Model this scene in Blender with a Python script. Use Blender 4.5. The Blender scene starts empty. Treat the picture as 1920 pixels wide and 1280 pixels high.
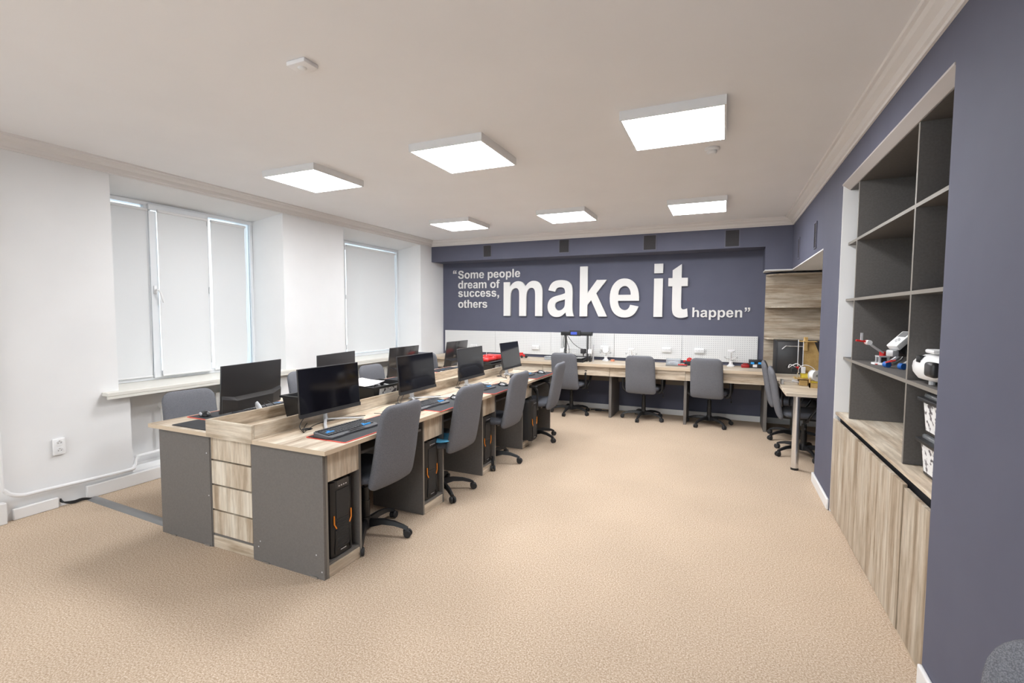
import bpy, bmesh, math, random, re
from mathutils import Vector, Matrix
random.seed(7)
PI = math.pi
C = bpy.context.scene.collection

# ------------------------------------------------------------------ camera
cam_d = bpy.data.cameras.new('camera')
cam_d.sensor_width = 36.0
cam_d.lens = 896.8 / 1920 * 36
cam_d.clip_start = 0.02
cam = bpy.data.objects.new('camera', cam_d)
C.objects.link(cam)
YAW, PITCH, ROLL = .417, -.059, .004
fw = Vector((-math.sin(YAW)*math.cos(PITCH), math.cos(YAW)*math.cos(PITCH), math.sin(PITCH)))
rt = Vector((math.cos(YAW), math.sin(YAW), 0))
up = rt.cross(fw)
rr = rt*math.cos(ROLL) + up*math.sin(ROLL)
uu = -rt*math.sin(ROLL) + up*math.cos(ROLL)
cam.matrix_world = Matrix(((rr.x, uu.x, -fw.x, 0), (rr.y, uu.y, -fw.y, 0), (rr.z, uu.z, -fw.z, 1.485), (0, 0, 0, 1)))
bpy.context.scene.camera = cam

# ------------------------------------------------------------------ world / exposure / lamp strength
W = bpy.data.worlds.new('world')
bpy.context.scene.world = W
W.use_nodes = True
W.node_tree.nodes['Background'].inputs[0].default_value = (0.80, 0.92, 1.0, 1)
W.node_tree.nodes['Background'].inputs[1].default_value = 0.85
vs = bpy.context.scene.view_settings
vs.view_transform = 'Standard'
vs.look = 'None'
vs.gamma = 1.0
vs.exposure = 1.5
vs.use_curve_mapping = False
PANEL_STRENGTH = 12.5

# ------------------------------------------------------------------ materials
def mat(name, col, rough=.5, metal=0.0, emit=0.0, trans=0.0, spec=.5, coat=0.0):
    m = bpy.data.materials.new(name)
    m.use_nodes = True
    b = m.node_tree.nodes['Principled BSDF']
    b.inputs['Base Color'].default_value = (*col, 1)
    b.inputs['Roughness'].default_value = rough
    b.inputs['Metallic'].default_value = metal
    b.inputs['Specular IOR Level'].default_value = spec
    b.inputs['Transmission Weight'].default_value = trans
    b.inputs['Coat Weight'].default_value = coat
    if emit:
        b.inputs['Emission Color'].default_value = (*col, 1)
        b.inputs['Emission Strength'].default_value = emit
    return m

def nodes(m):
    nt = m.node_tree
    return nt, nt.nodes, nt.links, nt.nodes['Principled BSDF']

def noisy(name, c1, c2, scale, rough=.6, bump=0.0, detail=3.0, bscale=None, stretch=(1, 1, 1), spec=.5, lo=.35, hi=.65):
    m = mat(name, c1, rough, spec=spec)
    nt, N, L, b = nodes(m)
    tc = N.new('ShaderNodeNewGeometry')
    mp = N.new('ShaderNodeMapping')
    mp.inputs['Scale'].default_value = stretch
    L.new(tc.outputs['Position'], mp.inputs['Vector'])
    n = N.new('ShaderNodeTexNoise')
    n.inputs['Scale'].default_value = scale
    n.inputs['Detail'].default_value = detail
    L.new(mp.outputs[0], n.inputs['Vector'])
    r = N.new('ShaderNodeValToRGB')
    r.color_ramp.elements[0].position = lo
    r.color_ramp.elements[0].color = (*c1, 1)
    r.color_ramp.elements[1].position = hi
    r.color_ramp.elements[1].color = (*c2, 1)
    L.new(n.outputs['Fac'], r.inputs[0])
    L.new(r.outputs[0], b.inputs['Base Color'])
    if bump:
        n2 = N.new('ShaderNodeTexNoise')
        n2.inputs['Scale'].default_value = bscale or scale
        n2.inputs['Detail'].default_value = 2
        L.new(mp.outputs[0], n2.inputs['Vector'])
        bp = N.new('ShaderNodeBump')
        bp.inputs['Strength'].default_value = bump
        bp.inputs['Distance'].default_value = .01
        L.new(n2.outputs['Fac'], bp.inputs['Height'])
        L.new(bp.outputs[0], b.inputs['Normal'])
    return m

def wood(name, axis, tone=1.0):
    m = mat(name, (.5, .4, .3), .45, spec=.35)
    nt, N, L, b = nodes(m)
    g = N.new('ShaderNodeNewGeometry')
    oi = N.new('ShaderNodeObjectInfo')
    ml = N.new('ShaderNodeMath'); ml.operation = 'MULTIPLY'; ml.inputs[1].default_value = 13.0
    L.new(oi.outputs['Random'], ml.inputs[0])
    ad = N.new('ShaderNodeVectorMath'); ad.operation = 'ADD'
    L.new(g.outputs['Position'], ad.inputs[0]); L.new(ml.outputs[0], ad.inputs[1])
    mp = N.new('ShaderNodeMapping')
    s = [1.0, 1.0, 1.0]; s['xyz'.index(axis)] = .085
    mp.inputs['Scale'].default_value = s
    L.new(ad.outputs[0], mp.inputs['Vector'])
    n = N.new('ShaderNodeTexNoise'); n.inputs['Scale'].default_value = 11; n.inputs['Detail'].default_value = 6
    n.inputs['Roughness'].default_value = .68; n.inputs['Distortion'].default_value = .25
    L.new(mp.outputs[0], n.inputs['Vector'])
    r = N.new('ShaderNodeValToRGB')
    e = r.color_ramp.elements
    def T(c): return (c[0]*tone, c[1]*tone, c[2]*tone, 1)
    e[0].position = .30; e[0].color = T((.33, .245, .165))
    e[1].position = .74; e[1].color = T((.82, .76, .66))
    a = e.new(.43); a.color = T((.57, .465, .35))
    a = e.new(.56); a.color = T((.73, .645, .525))
    L.new(n.outputs['Fac'], r.inputs[0])
    n2 = N.new('ShaderNodeTexNoise'); n2.inputs['Scale'].default_value = 48; n2.inputs['Detail'].default_value = 3
    L.new(mp.outputs[0], n2.inputs['Vector'])
    r2 = N.new('ShaderNodeValToRGB')
    r2.color_ramp.elements[0].position = .35; r2.color_ramp.elements[0].color = (.68, .65, .61, 1)
    r2.color_ramp.elements[1].position = .6; r2.color_ramp.elements[1].color = (1, 1, 1, 1)
    L.new(n2.outputs['Fac'], r2.inputs[0])
    mx = N.new('ShaderNodeMix'); mx.data_type = 'RGBA'; mx.blend_type = 'MULTIPLY'; mx.inputs[0].default_value = .8
    L.new(r.outputs[0], mx.inputs[6]); L.new(r2.outputs[0], mx.inputs[7])
    n3 = N.new('ShaderNodeTexNoise'); n3.inputs['Scale'].default_value = 5; n3.inputs['Detail'].default_value = 5; n3.inputs['Roughness'].default_value = .7
    mp3 = N.new('ShaderNodeMapping'); s3 = [1.0, 1.0, 1.0]; s3['xyz'.index(axis)] = .35; mp3.inputs['Scale'].default_value = s3
    L.new(ad.outputs[0], mp3.inputs['Vector']); L.new(mp3.outputs[0], n3.inputs['Vector'])
    r3 = N.new('ShaderNodeValToRGB')
    r3.color_ramp.elements[0].position = .34; r3.color_ramp.elements[0].color = (.74, .70, .65, 1)
    r3.color_ramp.elements[1].position = .52; r3.color_ramp.elements[1].color = (1, 1, 1, 1)
    L.new(n3.outputs['Fac'], r3.inputs[0])
    mx3 = N.new('ShaderNodeMix'); mx3.data_type = 'RGBA'; mx3.blend_type = 'MULTIPLY'; mx3.inputs[0].default_value = 1
    L.new(mx.outputs[2], mx3.inputs[6]); L.new(r3.outputs[0], mx3.inputs[7])
    L.new(mx3.outputs[2], b.inputs['Base Color'])
    return m

M = {}
M['wood_x'] = wood('pale_oak_along_x', 'x')
M['wood_y'] = wood('pale_oak_along_y', 'y')
M['wood_z'] = wood('pale_oak_upright', 'z')
M['wood_z2'] = wood('oak_cabinet_upright', 'z', .76)
M['wood_x2'] = wood('oak_shelf_along_x', 'x', .80)
M['band'] = mat('oak_edge_band', (.60, .48, .35), .5)
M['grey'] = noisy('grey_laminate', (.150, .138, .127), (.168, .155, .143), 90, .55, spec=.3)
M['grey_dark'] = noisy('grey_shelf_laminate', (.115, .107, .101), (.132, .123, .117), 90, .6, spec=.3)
M['grey_edge'] = mat('grey_edge_band', (.215, .195, .17), .5)
M['white'] = noisy('white_paint', (.80, .80, .80), (.82, .82, .82), 3, .75, spec=.2)
M['ceil'] = noisy('ceiling_paint', (.83, .82, .825), (.85, .84, .845), 2, .8, spec=.2)
M['trim'] = mat('white_trim', (.80, .79, .78), .45)
M['cornice'] = mat('cornice_paint', (.76, .73, .71), .6)
M['sill'] = mat('cream_sill', (.74, .72, .66), .35)
M['mould'] = mat('dark_beige_edge', (.46, .425, .405), .7)  # darker beige than the cornice and trim
M['navy'] = noisy('navy_paint', (.106, .110, .152), (.112, .116, .159), 4, .7, spec=.25)
M['letter'] = mat('off_white_foam', (.74, .73, .71), .6)
M['black'] = mat('black_plastic', (.012, .012, .013), .42)
M['fin'] = mat('grille_fin', (.045, .044, .045), .45)
M['black_soft'] = mat('black_matte_plastic', (.02, .02, .022), .6)
M['mesh_grille'] = noisy('black_grille', (.01, .01, .01), (.035, .035, .037), 400, .5)
M['screen'] = mat('dark_screen', (.006, .006, .009), .07, spec=.55)
M['gloss'] = mat('glossy_dark_shell', (.035, .033, .034), .12, spec=.6)
M['satin'] = mat('satin_dark_shell', (.032, .030, .031), .32, spec=.5)
M['chrome'] = mat('chrome', (.80, .80, .81), .25, .9)
M['steel'] = mat('satin_steel', (.55, .55, .55), .35, 1.0)
M['silver'] = mat('silver_plastic', (.62, .62, .64), .3, .3)
M['stand'] = mat('bright_silver_stand', (.72, .73, .75), .3, .15)
M['red'] = mat('red_plastic', (.62, .02, .018), .35)
M['darkred'] = mat('dark_red_plastic', (.30, .012, .012), .4)
M['modesty'] = mat('brown_board', (.19, .155, .125), .6)
M['red_edge'] = mat('red_stitching', (.75, .08, .05), .6)
M['orange'] = mat('orange_plastic', (.90, .26, .01), .4)
M['blue_key'] = mat('blue_keycap', (.03, .33, .78), .45)
M['key'] = mat('dark_grey_keycap', (.060, .061, .066), .5)
M['kbody'] = mat('keyboard_body', (.075, .076, .084), .5)
M['blue'] = mat('blue_plastic', (.02, .12, .42), .4)
M['sky'] = mat('light_blue_cloth', (.10, .42, .68), .8)
M['dark_blue'] = mat('dark_blue_plastic', (.01, .02, .10), .3)
M['mat'] = mat('black_mouse_mat', (.028, .029, .033), .75)
M['cloth'] = noisy('grey_chair_fabric', (.115, .118, .132), (.215, .219, .239), 420, .9, bump=.25, bscale=500, spec=.15, detail=2)
M['seat_cloth'] = noisy('dark_seat_fabric', (.07, .075, .09), (.14, .146, .165), 420, .9, bump=.25, bscale=500, spec=.15, detail=2)
M['white_pl'] = mat('white_plastic', (.80, .80, .80), .3)
M['white_dark'] = mat('socket_hole', (.15, .14, .13), .5)
M['clear'] = mat('clear_plastic', (.82, .86, .90), .08, trans=.75)
M['glass'] = mat('window_glass', (.95, .98, 1.0), .02, trans=1.0)
M['ply'] = noisy('plywood', (.47, .30, .10), (.58, .39, .15), 25, .6)
M['yellow'] = mat('yellow_plastic', (.80, .62, .06), .5)
M['paper'] = mat('paper', (.78, .76, .75), .8)
M['duct'] = mat('grey_pvc_duct', (.19, .19, .19), .35)
M['pvcwin'] = mat('white_window_frame', (.78, .80, .82), .25)
M['copper'] = mat('copper_tape', (.75, .28, .16), .4)
M['socket_body'] = mat('socket_white', (.86, .86, .86), .25)
M['radiator'] = mat('radiator_enamel', (.78, .77, .74), .3)
M['lit'] = mat('lit_panel', (.96, .975, 1.0), .5, emit=PANEL_STRENGTH)
M['lcd'] = mat('lit_blue_display', (.04, .07, .35), .4, emit=.25)
M['vent'] = mat('vent_frame_navy', (.12, .12, .16), .6)
M['vent_dark'] = mat('vent_mesh', (.045, .042, .045), .8)

# blind fabric: partly lets the daylight through
m = bpy.data.materials.new('roller_blind_fabric'); m.use_nodes = True
nt = m.node_tree; b = nt.nodes['Principled BSDF']
b.inputs['Base Color'].default_value = (.77, .78, .785, 1); b.inputs['Roughness'].default_value = .9
tr = nt.nodes.new('ShaderNodeBsdfTranslucent'); tr.inputs[0].default_value = (.6, .62, .6, 1)
mx = nt.nodes.new('ShaderNodeMixShader'); mx.inputs[0].default_value = .06
nt.links.new(b.outputs[0], mx.inputs[1]); nt.links.new(tr.outputs[0], mx.inputs[2])
nt.links.new(mx.outputs[0], nt.nodes['Material Output'].inputs[0])
M['blind'] = m

# carpet
m = mat('tan_carpet', (.5, .38, .26), .95, spec=.1)
nt, N, L, b = nodes(m)
g = N.new('ShaderNodeNewGeometry')
n1 = N.new('ShaderNodeTexNoise'); n1.inputs['Scale'].default_value = 135; n1.inputs['Detail'].default_value = 5; n1.inputs['Roughness'].default_value = .75
L.new(g.outputs['Position'], n1.inputs['Vector'])
r = N.new('ShaderNodeValToRGB'); e = r.color_ramp.elements
e[0].position = .36; e[0].color = (.33, .232, .160, 1)
e[1].position = .66; e[1].color = (.76, .655, .545, 1)
k = e.new(.50); k.color = (.515, .397, .288, 1)
L.new(n1.outputs['Fac'], r.inputs[0])
n3 = N.new('ShaderNodeTexNoise'); n3.inputs['Scale'].default_value = 1.1; n3.inputs['Detail'].default_value = 3
L.new(g.outputs['Position'], n3.inputs['Vector'])
r3 = N.new('ShaderNodeValToRGB')
r3.color_ramp.elements[0].position = .35; r3.color_ramp.elements[0].color = (.92, .92, .92, 1)
r3.color_ramp.elements[1].position = .65; r3.color_ramp.elements[1].color = (1, 1, 1, 1)
L.new(n3.outputs['Fac'], r3.inputs[0])
mx = N.new('ShaderNodeMix'); mx.data_type = 'RGBA'; mx.blend_type = 'MULTIPLY'; mx.inputs[0].default_value = 1
L.new(r.outputs[0], mx.inputs[6]); L.new(r3.outputs[0], mx.inputs[7])
L.new(mx.outputs[2], b.inputs['Base Color'])
bp = N.new('ShaderNodeBump'); bp.inputs['Strength'].default_value = .10; bp.inputs['Distance'].default_value = .002
L.new(n1.outputs['Fac'], bp.inputs['Height']); L.new(bp.outputs[0], b.inputs['Normal'])
M['carpet'] = m

# pegboard: grid of tiny holes
m = mat('perforated_white_board', (.74, .745, .74), .4)
nt, N, L, b = nodes(m)
g = N.new('ShaderNodeNewGeometry'); sp = N.new('ShaderNodeSeparateXYZ')
L.new(g.outputs['Position'], sp.inputs[0])
def frac(out):
    a = N.new('ShaderNodeMath'); a.operation = 'MULTIPLY'; a.inputs[1].default_value = 1/.0285
    f = N.new('ShaderNodeMath'); f.operation = 'FRACT'
    s = N.new('ShaderNodeMath'); s.operation = 'SUBTRACT'; s.inputs[1].default_value = .5
    p = N.new('ShaderNodeMath'); p.operation = 'POWER'; p.inputs[1].default_value = 2
    L.new(out, a.inputs[0]); L.new(a.outputs[0], f.inputs[0]); L.new(f.outputs[0], s.inputs[0]); L.new(s.outputs[0], p.inputs[0])
    return p.outputs[0]
sm = N.new('ShaderNodeMath'); sm.operation = 'ADD'
L.new(frac(sp.outputs['X']), sm.inputs[0]); L.new(frac(sp.outputs['Z']), sm.inputs[1])
lt = N.new('ShaderNodeMath'); lt.operation = 'LESS_THAN'; lt.inputs[1].default_value = .024
L.new(sm.outputs[0], lt.inputs[0])
mx = N.new('ShaderNodeMix'); mx.data_type = 'RGBA'
mx.inputs[6].default_value = (.74, .745, .74, 1); mx.inputs[7].default_value = (.33, .33, .35, 1)
L.new(lt.outputs[0], mx.inputs[0]); L.new(mx.outputs[2], b.inputs['Base Color'])
M['peg'] = m

# block print of assorted dark bits on a white label
M['print'] = noisy('printed_label', (.10, .09, .10), (.80, .80, .80), 32, .5, detail=5, lo=.40, hi=.47)
M['scribble'] = noisy('scribbled_paper', (.70, .45, .48), (.80, .78, .77), 40, .8, detail=3, stretch=(1, 3, 1), lo=.30, hi=.45)

# ------------------------------------------------------------------ mesh helpers
def NB(): return bmesh.new()

def box(bm, x0, x1, y0, y1, z0, z1, mx=None):
    vs_ = [bm.verts.new((x, y, z)) for x in (x0, x1) for y in (y0, y1) for z in (z0, z1)]
    f = [(0, 1, 3, 2), (4, 6, 7, 5), (0, 4, 5, 1), (2, 3, 7, 6), (0, 2, 6, 4), (1, 5, 7, 3)]
    for q in f: bm.faces.new([vs_[i] for i in q])
    if mx is not None:
        for v in vs_: v.co = mx @ v.co
    return vs_

def rbox(bm, x0, x1, y0, y1, z0, z1, r=.01, seg=3, mx=None):
    t = bmesh.new()
    box(t, x0, x1, y0, y1, z0, z1)
    bmesh.ops.bevel(t, geom=t.edges[:] , offset=r, segments=seg, affect='EDGES', profile=.5)
    merge(bm, t, mx)

def merge(bm, t, mx=None):
    vm = {}
    for v in t.verts:
        vm[v] = bm.verts.new(mx @ v.co if mx is not None else v.co)
    for f in t.faces:
        try: bm.faces.new([vm[v] for v in f.verts])
        except ValueError: pass
    t.free()

def basis(d):
    d = d.normalized()
    a = Vector((0, 0, 1)) if abs(d.z) < .9 else Vector((1, 0, 0))
    u = d.cross(a).normalized(); w = d.cross(u)
    return u, w

def cyl(bm, p, q, r, r2=None, n=12, caps=True):
    p, q = Vector(p), Vector(q); r2 = r if r2 is None else r2
    u, w = basis(q-p)
    a = [bm.verts.new(p + u*math.cos(2*PI*i/n)*r + w*math.sin(2*PI*i/n)*r) for i in range(n)]
    c = [bm.verts.new(q + u*math.cos(2*PI*i/n)*r2 + w*math.sin(2*PI*i/n)*r2) for i in range(n)]
    for i in range(n): bm.faces.new((a[i], c[i], c[(i+1) % n], a[(i+1) % n]))
    if caps:
        bm.faces.new(a); bm.faces.new(c[::-1])

def smooth_path(pts, k=6):
    P = [Vector(p) for p in pts]
    if len(P) < 3: return P
    out = []
    for i in range(len(P)-1):
        p0 = P[max(i-1, 0)]; p1 = P[i]; p2 = P[i+1]; p3 = P[min(i+2, len(P)-1)]
        for j in range(k):
            t = j/k
            out.append(.5*((2*p1) + (p2-p0)*t + (2*p0-5*p1+4*p2-p3)*t*t + (3*p1-p0-3*p2+p3)*t*t*t))
    out.append(P[-1])
    return out

def tube(bm, pts, r, n=8, smooth=True, k=6, flat=1.0):
    P = smooth_path(pts, k) if smooth else [Vector(p) for p in pts]
    rings = []
    u = None
    for i, p in enumerate(P):
        d = (P[min(i+1, len(P)-1)] - P[max(i-1, 0)])
        if d.length < 1e-9: continue
        d.normalize()
        if u is None: u, w = basis(d)
        else:
            u = (u - d*u.dot(d)).normalized(); w = d.cross(u)
        rings.append([bm.verts.new(p + u*math.cos(2*PI*j/n)*r + w*math.sin(2*PI*j/n)*r*flat) for j in range(n)])
    for a, c in zip(rings, rings[1:]):
        for j in range(n): bm.faces.new((a[j], c[j], c[(j+1) % n], a[(j+1) % n]))
    bm.faces.new(rings[0]); bm.faces.new(rings[-1][::-1])

def lathe(bm, prof, n=20, mx=None):
    vv = []
    for r, z in prof:
        ring = []
        for i in range(n):
            co = Vector((max(r, .0001)*math.cos(2*PI*i/n), max(r, .0001)*math.sin(2*PI*i/n), z))
            ring.append(bm.verts.new(mx @ co if mx is not None else co))
        vv.append(ring)
    for a, c in zip(vv, vv[1:]):
        for i in range(n): bm.faces.new((a[i], a[(i+1) % n], c[(i+1) % n], c[i]))
    bm.faces.new(vv[0][::-1]); bm.faces.new(vv[-1])

def prism(bm, poly, z0, z1, mx=None, axis='z'):
    """extrude a 2D outline (list of (a,b)) from z0 to z1; axis names the extrusion direction"""
    def co(a, c, h):
        v = {'z': (a, c, h), 'y': (a, h, c), 'x': (h, a, c)}[axis]
        v = Vector(v)
        return mx @ v if mx is not None else v
    lo = [bm.verts.new(co(a, c, z0)) for a, c in poly]
    hi = [bm.verts.new(co(a, c, z1)) for a, c in poly]
    n = len(poly)
    bm.faces.new(lo[::-1]); bm.faces.new(hi)
    for i in range(n): bm.faces.new((lo[i], lo[(i+1) % n], hi[(i+1) % n], hi[i]))

def rrect(w, h, r, n=5, cx=0, cy=0):
    out = []
    for sx, sy, a0 in ((1, 1, 0), (-1, 1, 90), (-1, -1, 180), (1, -1, 270)):
        for i in range(n+1):
            a = math.radians(a0 + 90*i/n)
            out.append((cx + sx*(w/2-r) + r*math.cos(a), cy + sy*(h/2-r) + r*math.sin(a)))
    return out

def ball(bm, c, rx, ry, rz, u=14, v=8, mx=None):
    t = bmesh.new()
    bmesh.ops.create_uvsphere(t, u_segments=u, v_segments=v, radius=1)
    m_ = Matrix.Translation(c) @ Matrix.Diagonal((rx, ry, rz, 1))
    merge(bm, t, mx @ m_ if mx is not None else m_)

def pillow(bm, outline, t_half, bend, mx=None, axis='y', pw=7, rings=(1, .992, .972, .94, .88, .75, .5, .25)):
    """soft slab: outline in two axes, thickness closing towards the rim; bend(co) may displace"""
    n = len(outline)
    def put(a, c, d):
        v = Vector((a, d, c)) if axis == 'y' else Vector((a, c, d))
        v = bend(v)
        return bm.verts.new(mx @ v if mx is not None else v)
    for sgn in (-1, 1):
        prev = None
        for r_ in rings:
            d = sgn*t_half*(max(0, 1-r_**pw))**.5 + (sgn*t_half*.25 if r_ < 1 else sgn*t_half*.02)
            cur = [put(a*r_, c*r_, d) for a, c in outline]
            if prev:
                for j in range(n): bm.faces.new((prev[j], prev[(j+1) % n], cur[(j+1) % n], cur[j]))
            elif sgn == -1: first_ = cur
            else:
                for j in range(n): bm.faces.new((first_[j], first_[(j+1) % n], cur[(j+1) % n], cur[j]))
            prev = cur
        ctr = put(0, 0, sgn*t_half*1.25)
        for j in range(n): bm.faces.new((prev[j], prev[(j+1) % n], ctr))

def obj(name, bm, m, parent=None, loc=(0, 0, 0), bevel=0, smooth=35, rot=None):
    bmesh.ops.remove_doubles(bm, verts=bm.verts, dist=1e-6)
    bmesh.ops.recalc_face_normals(bm, faces=bm.faces)
    me = bpy.data.meshes.new(name)
    bm.to_mesh(me); bm.free()
    me.materials.append(M[m] if isinstance(m, str) else m)
    if smooth:
        for p in me.polygons: p.use_smooth = True
        me.set_sharp_from_angle(angle=math.radians(smooth))
    o = bpy.data.objects.new(name, me); C.objects.link(o)
    o.location = loc
    if rot: o.rotation_euler = rot
    if parent: o.parent = parent
    if bevel:
        md = o.modifiers.new('bevel', 'BEVEL'); md.width = bevel; md.segments = 2; md.limit_method = 'ANGLE'
    return o

def bobj(name, dims, m, parent=None, bevel=0, loc=(0, 0, 0)):
    bm = NB(); box(bm, *dims)
    return obj(name, bm, m, parent, loc, bevel)

def tag(o, label, cat, group=None, kind=None):
    o['label'] = label; o['category'] = cat
    if group: o['group'] = group
    if kind: o['kind'] = kind
    return o

def thing(name, label, cat, loc=(0, 0, 0), rz=0, group=None):
    o = bpy.data.objects.new(name, None); C.objects.link(o)
    o.empty_display_size = .1
    o.location = loc; o.rotation_euler = (0, 0, rz)
    return tag(o, label, cat, group)

def struct(name, bm, m, smooth=35, parent=None):
    o = obj(name, bm, m, parent, smooth=smooth)
    if parent is None: o['kind'] = 'structure'
    return o

def dup(root, loc, rz, label, group=None):
    r = root.copy(); C.objects.link(r); r.location = loc; r.rotation_euler = (0, 0, rz)
    r['label'] = label
    if group: r['group'] = group
    for ch in list(root.children):
        c = ch.copy(); C.objects.link(c); c.parent = r
        for g in list(ch.children):
            d = g.copy(); C.objects.link(d); d.parent = c
    return r

# ------------------------------------------------------------------ room constants
XL, XR, YB, YF, H, ZC = -4.6, .766, 7.344, 6.975, 2.70, 2.605
Y0 = -2.6
AY0, AX1 = 4.90, 2.0            # alcove on the right
NY0, NY1 = 2.36, 4.22           # shelf niche in the right wall
WXI = -5.0                      # window plane

bm = NB(); box(bm, -5.4, 2.2, Y0-.2, YB+.2, -.1, 0); struct('floor', bm, 'carpet')
bm = NB(); box(bm, -5.4, 2.2, Y0-.2, YB+.2, H, H+.1); struct('ceiling', bm, 'ceil')
bm = NB(); box(bm, -5.4, 2.2, Y0-.2, Y0, 0, .35); box(bm, -5.4, -4.2, Y0-.2, Y0, .35, H); box(bm, .4, 2.2, Y0-.2, Y0, .35, H); box(bm, -2.0, -1.7, Y0-.2, Y0, .35, H)  # unseen wall; its openings are added to let sky light fill the room
struct('wall_front', bm, 'white')

# back wall with the deep beam over it and its lower step on the right
bm = NB(); box(bm, XL, 2.2, YB, YB+.2, 0, H); struct('wall_back', bm, 'navy')
bm = NB(); box(bm, XL+.001, .46, YF, YB, 2.35, H); box(bm, .46, XR+.001, YF, YB, 2.056, H); struct('trim_1', bm, 'navy')

# right wall (thick, with niche and alcove cut out)
bm = NB()
box(bm, XR, 1.45, Y0, NY0, 0, H)
box(bm, XR, 1.45, NY1, AY0, 0, H)
box(bm, XR, 1.45, NY0, NY1, 2.425, H)
box(bm, 1.33, 1.45, NY0, NY1, 0, 2.425)
box(bm, XR, 2.2, AY0, YB, 2.056, H)
box(bm, AX1, 2.2, AY0, YB, 0, 2.056)
box(bm, 1.45, 2.2, AY0-.15, AY0, 0, H)
struct('wall_right', bm, 'navy')
# white lining of the niche side and the alcove soffit
bm = NB(); box(bm, XR+.002, 1.33, NY1-.012, NY1, 0.0, 2.425); struct('trim_2', bm, 'white')
bm = NB(); box(bm, .462, XR, YF+.002, YB, 2.044, 2.056); box(bm, XR+.002, AX1, AY0+.002, YB, 2.044, 2.056); struct('trim_3', bm, 'white')

# left wall with two window recesses
WIN = [(2.29, 3.96), (4.905, 6.65)]
bm = NB()
def splay(y_out, y_in, z0, z1):
    pass
ys = [Y0] + [v for w in WIN for v in w] + [YB]
for a, c in ((Y0, WIN[0][0]), (WIN[0][1], WIN[1][0]), (WIN[1][1], YB)):
    box(bm, -5.3, XL, a, c, 0, H)
for a, c in WIN:
    # header (soffit slopes down to the window), reveal wedges, wall below with a radiator recess
    prism(bm, [(-5.3, 2.52), (WXI, 2.52), (XL, 2.602), (XL, H), (-5.3, H)], a, c, axis='y')
    prism(bm, [(-5.3, c), (XL, c), (WXI, c-.075), (-5.3, c-.075)], .8, 2.61)
    prism(bm, [(-5.3, a), (XL, a), (WXI, a+.075), (-5.3, a+.075)], .8, 2.61)
    box(bm, -5.3, -4.86, a, c, 0, .80)
    box(bm, -4.88, XL, a, a+.08, 0, .80)
    box(bm, -4.88, XL, c-.08, c, 0, .80)
    box(bm, -4.88, XL, a+.08, c-.08, 0, .115)
struct('wall_left', bm, 'white')

# crown moulding: stepped profile run along three walls
def cornice(name, pts_of, a, c):
    prof = [(0, 0), (.012, 0), (.016, .012), (.030, .018), (.042, .045), (.070, .062), (.082, .078), (.098, .082), (.102, .095), (0, .095)]
    bm = NB()
    prism(bm, [pts_of(p) for p in prof], a, c, axis='y' if name != 'trim_5' else 'x')
    struct(name, bm, 'cornice', smooth=0)
cornice('trim_4', lambda p: (XL+p[0], ZC+p[1]), Y0, YF)
cornice('trim_6', lambda p: (XR-p[0], ZC+p[1]), Y0, YF)
cornice('trim_5', lambda p: (YF-p[0], ZC+p[1]), XL, XR)
# niche top moulding
bm = NB(); prism(bm, [(XR-.004, 2.430), (XR-.004, 2.420), (XR+.040, 2.385), (XR+.06, 2.385), (XR+.06, 2.430)], NY0, NY1, axis='y'); struct('trim_7', bm, 'mould', smooth=0)

# baseboards
def bboard(name, x0, x1, y0, y1, h=.08):
    bm = NB(); box(bm, x0, x1, y0, y1, 0, h)
    o = struct(name, bm, 'trim')
    md = o.modifiers.new('b', 'BEVEL'); md.width = .006; md.segments = 2
bboard('baseboard_back', XL, AX1, YB-.018, YB)
bboard('baseboard_right', XR-.018, XR, NY1+.01, AY0+.018, .085)
bboard('baseboard_alcove', XR-.0179, 1.45, AY0, AY0+.018, .085)
bboard('baseboard_front_right', XR-.018, XR, Y0, NY0-.005, .085)
bboard('baseboard_left', XL, XL+.03, 2.03, YB-.02, .105)
bboard('baseboard_front_left', XL, XL+.03, 1.60, 1.855, .08)
bboard('baseboard_pier', XL, XL+.06, .8, 1.56, .15)

# heating pipe along the left wall
pz = [(XL+.035, 1.545, 2.60), (XL+.035, 1.545, 1.4), (XL+.035, 1.545, .36), (XL+.035, 1.56, .23), (XL+.035, 1.64, .172), (XL+.035, 1.78, .165), (XL+.035, 2.30, .150), (XL+.02, 2.37, .165), (XL-.10, 2.46, .200), (XL-.14, 2.6, .205), (XL-.14, 3.9, .205)]
bm = NB(); tube(bm, pz, .014, 10, k=5)
tag(obj('heating_pipe', bm, 'white'), 'thin white heating pipe bending along the foot of the left wall', 'pipe')

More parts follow.
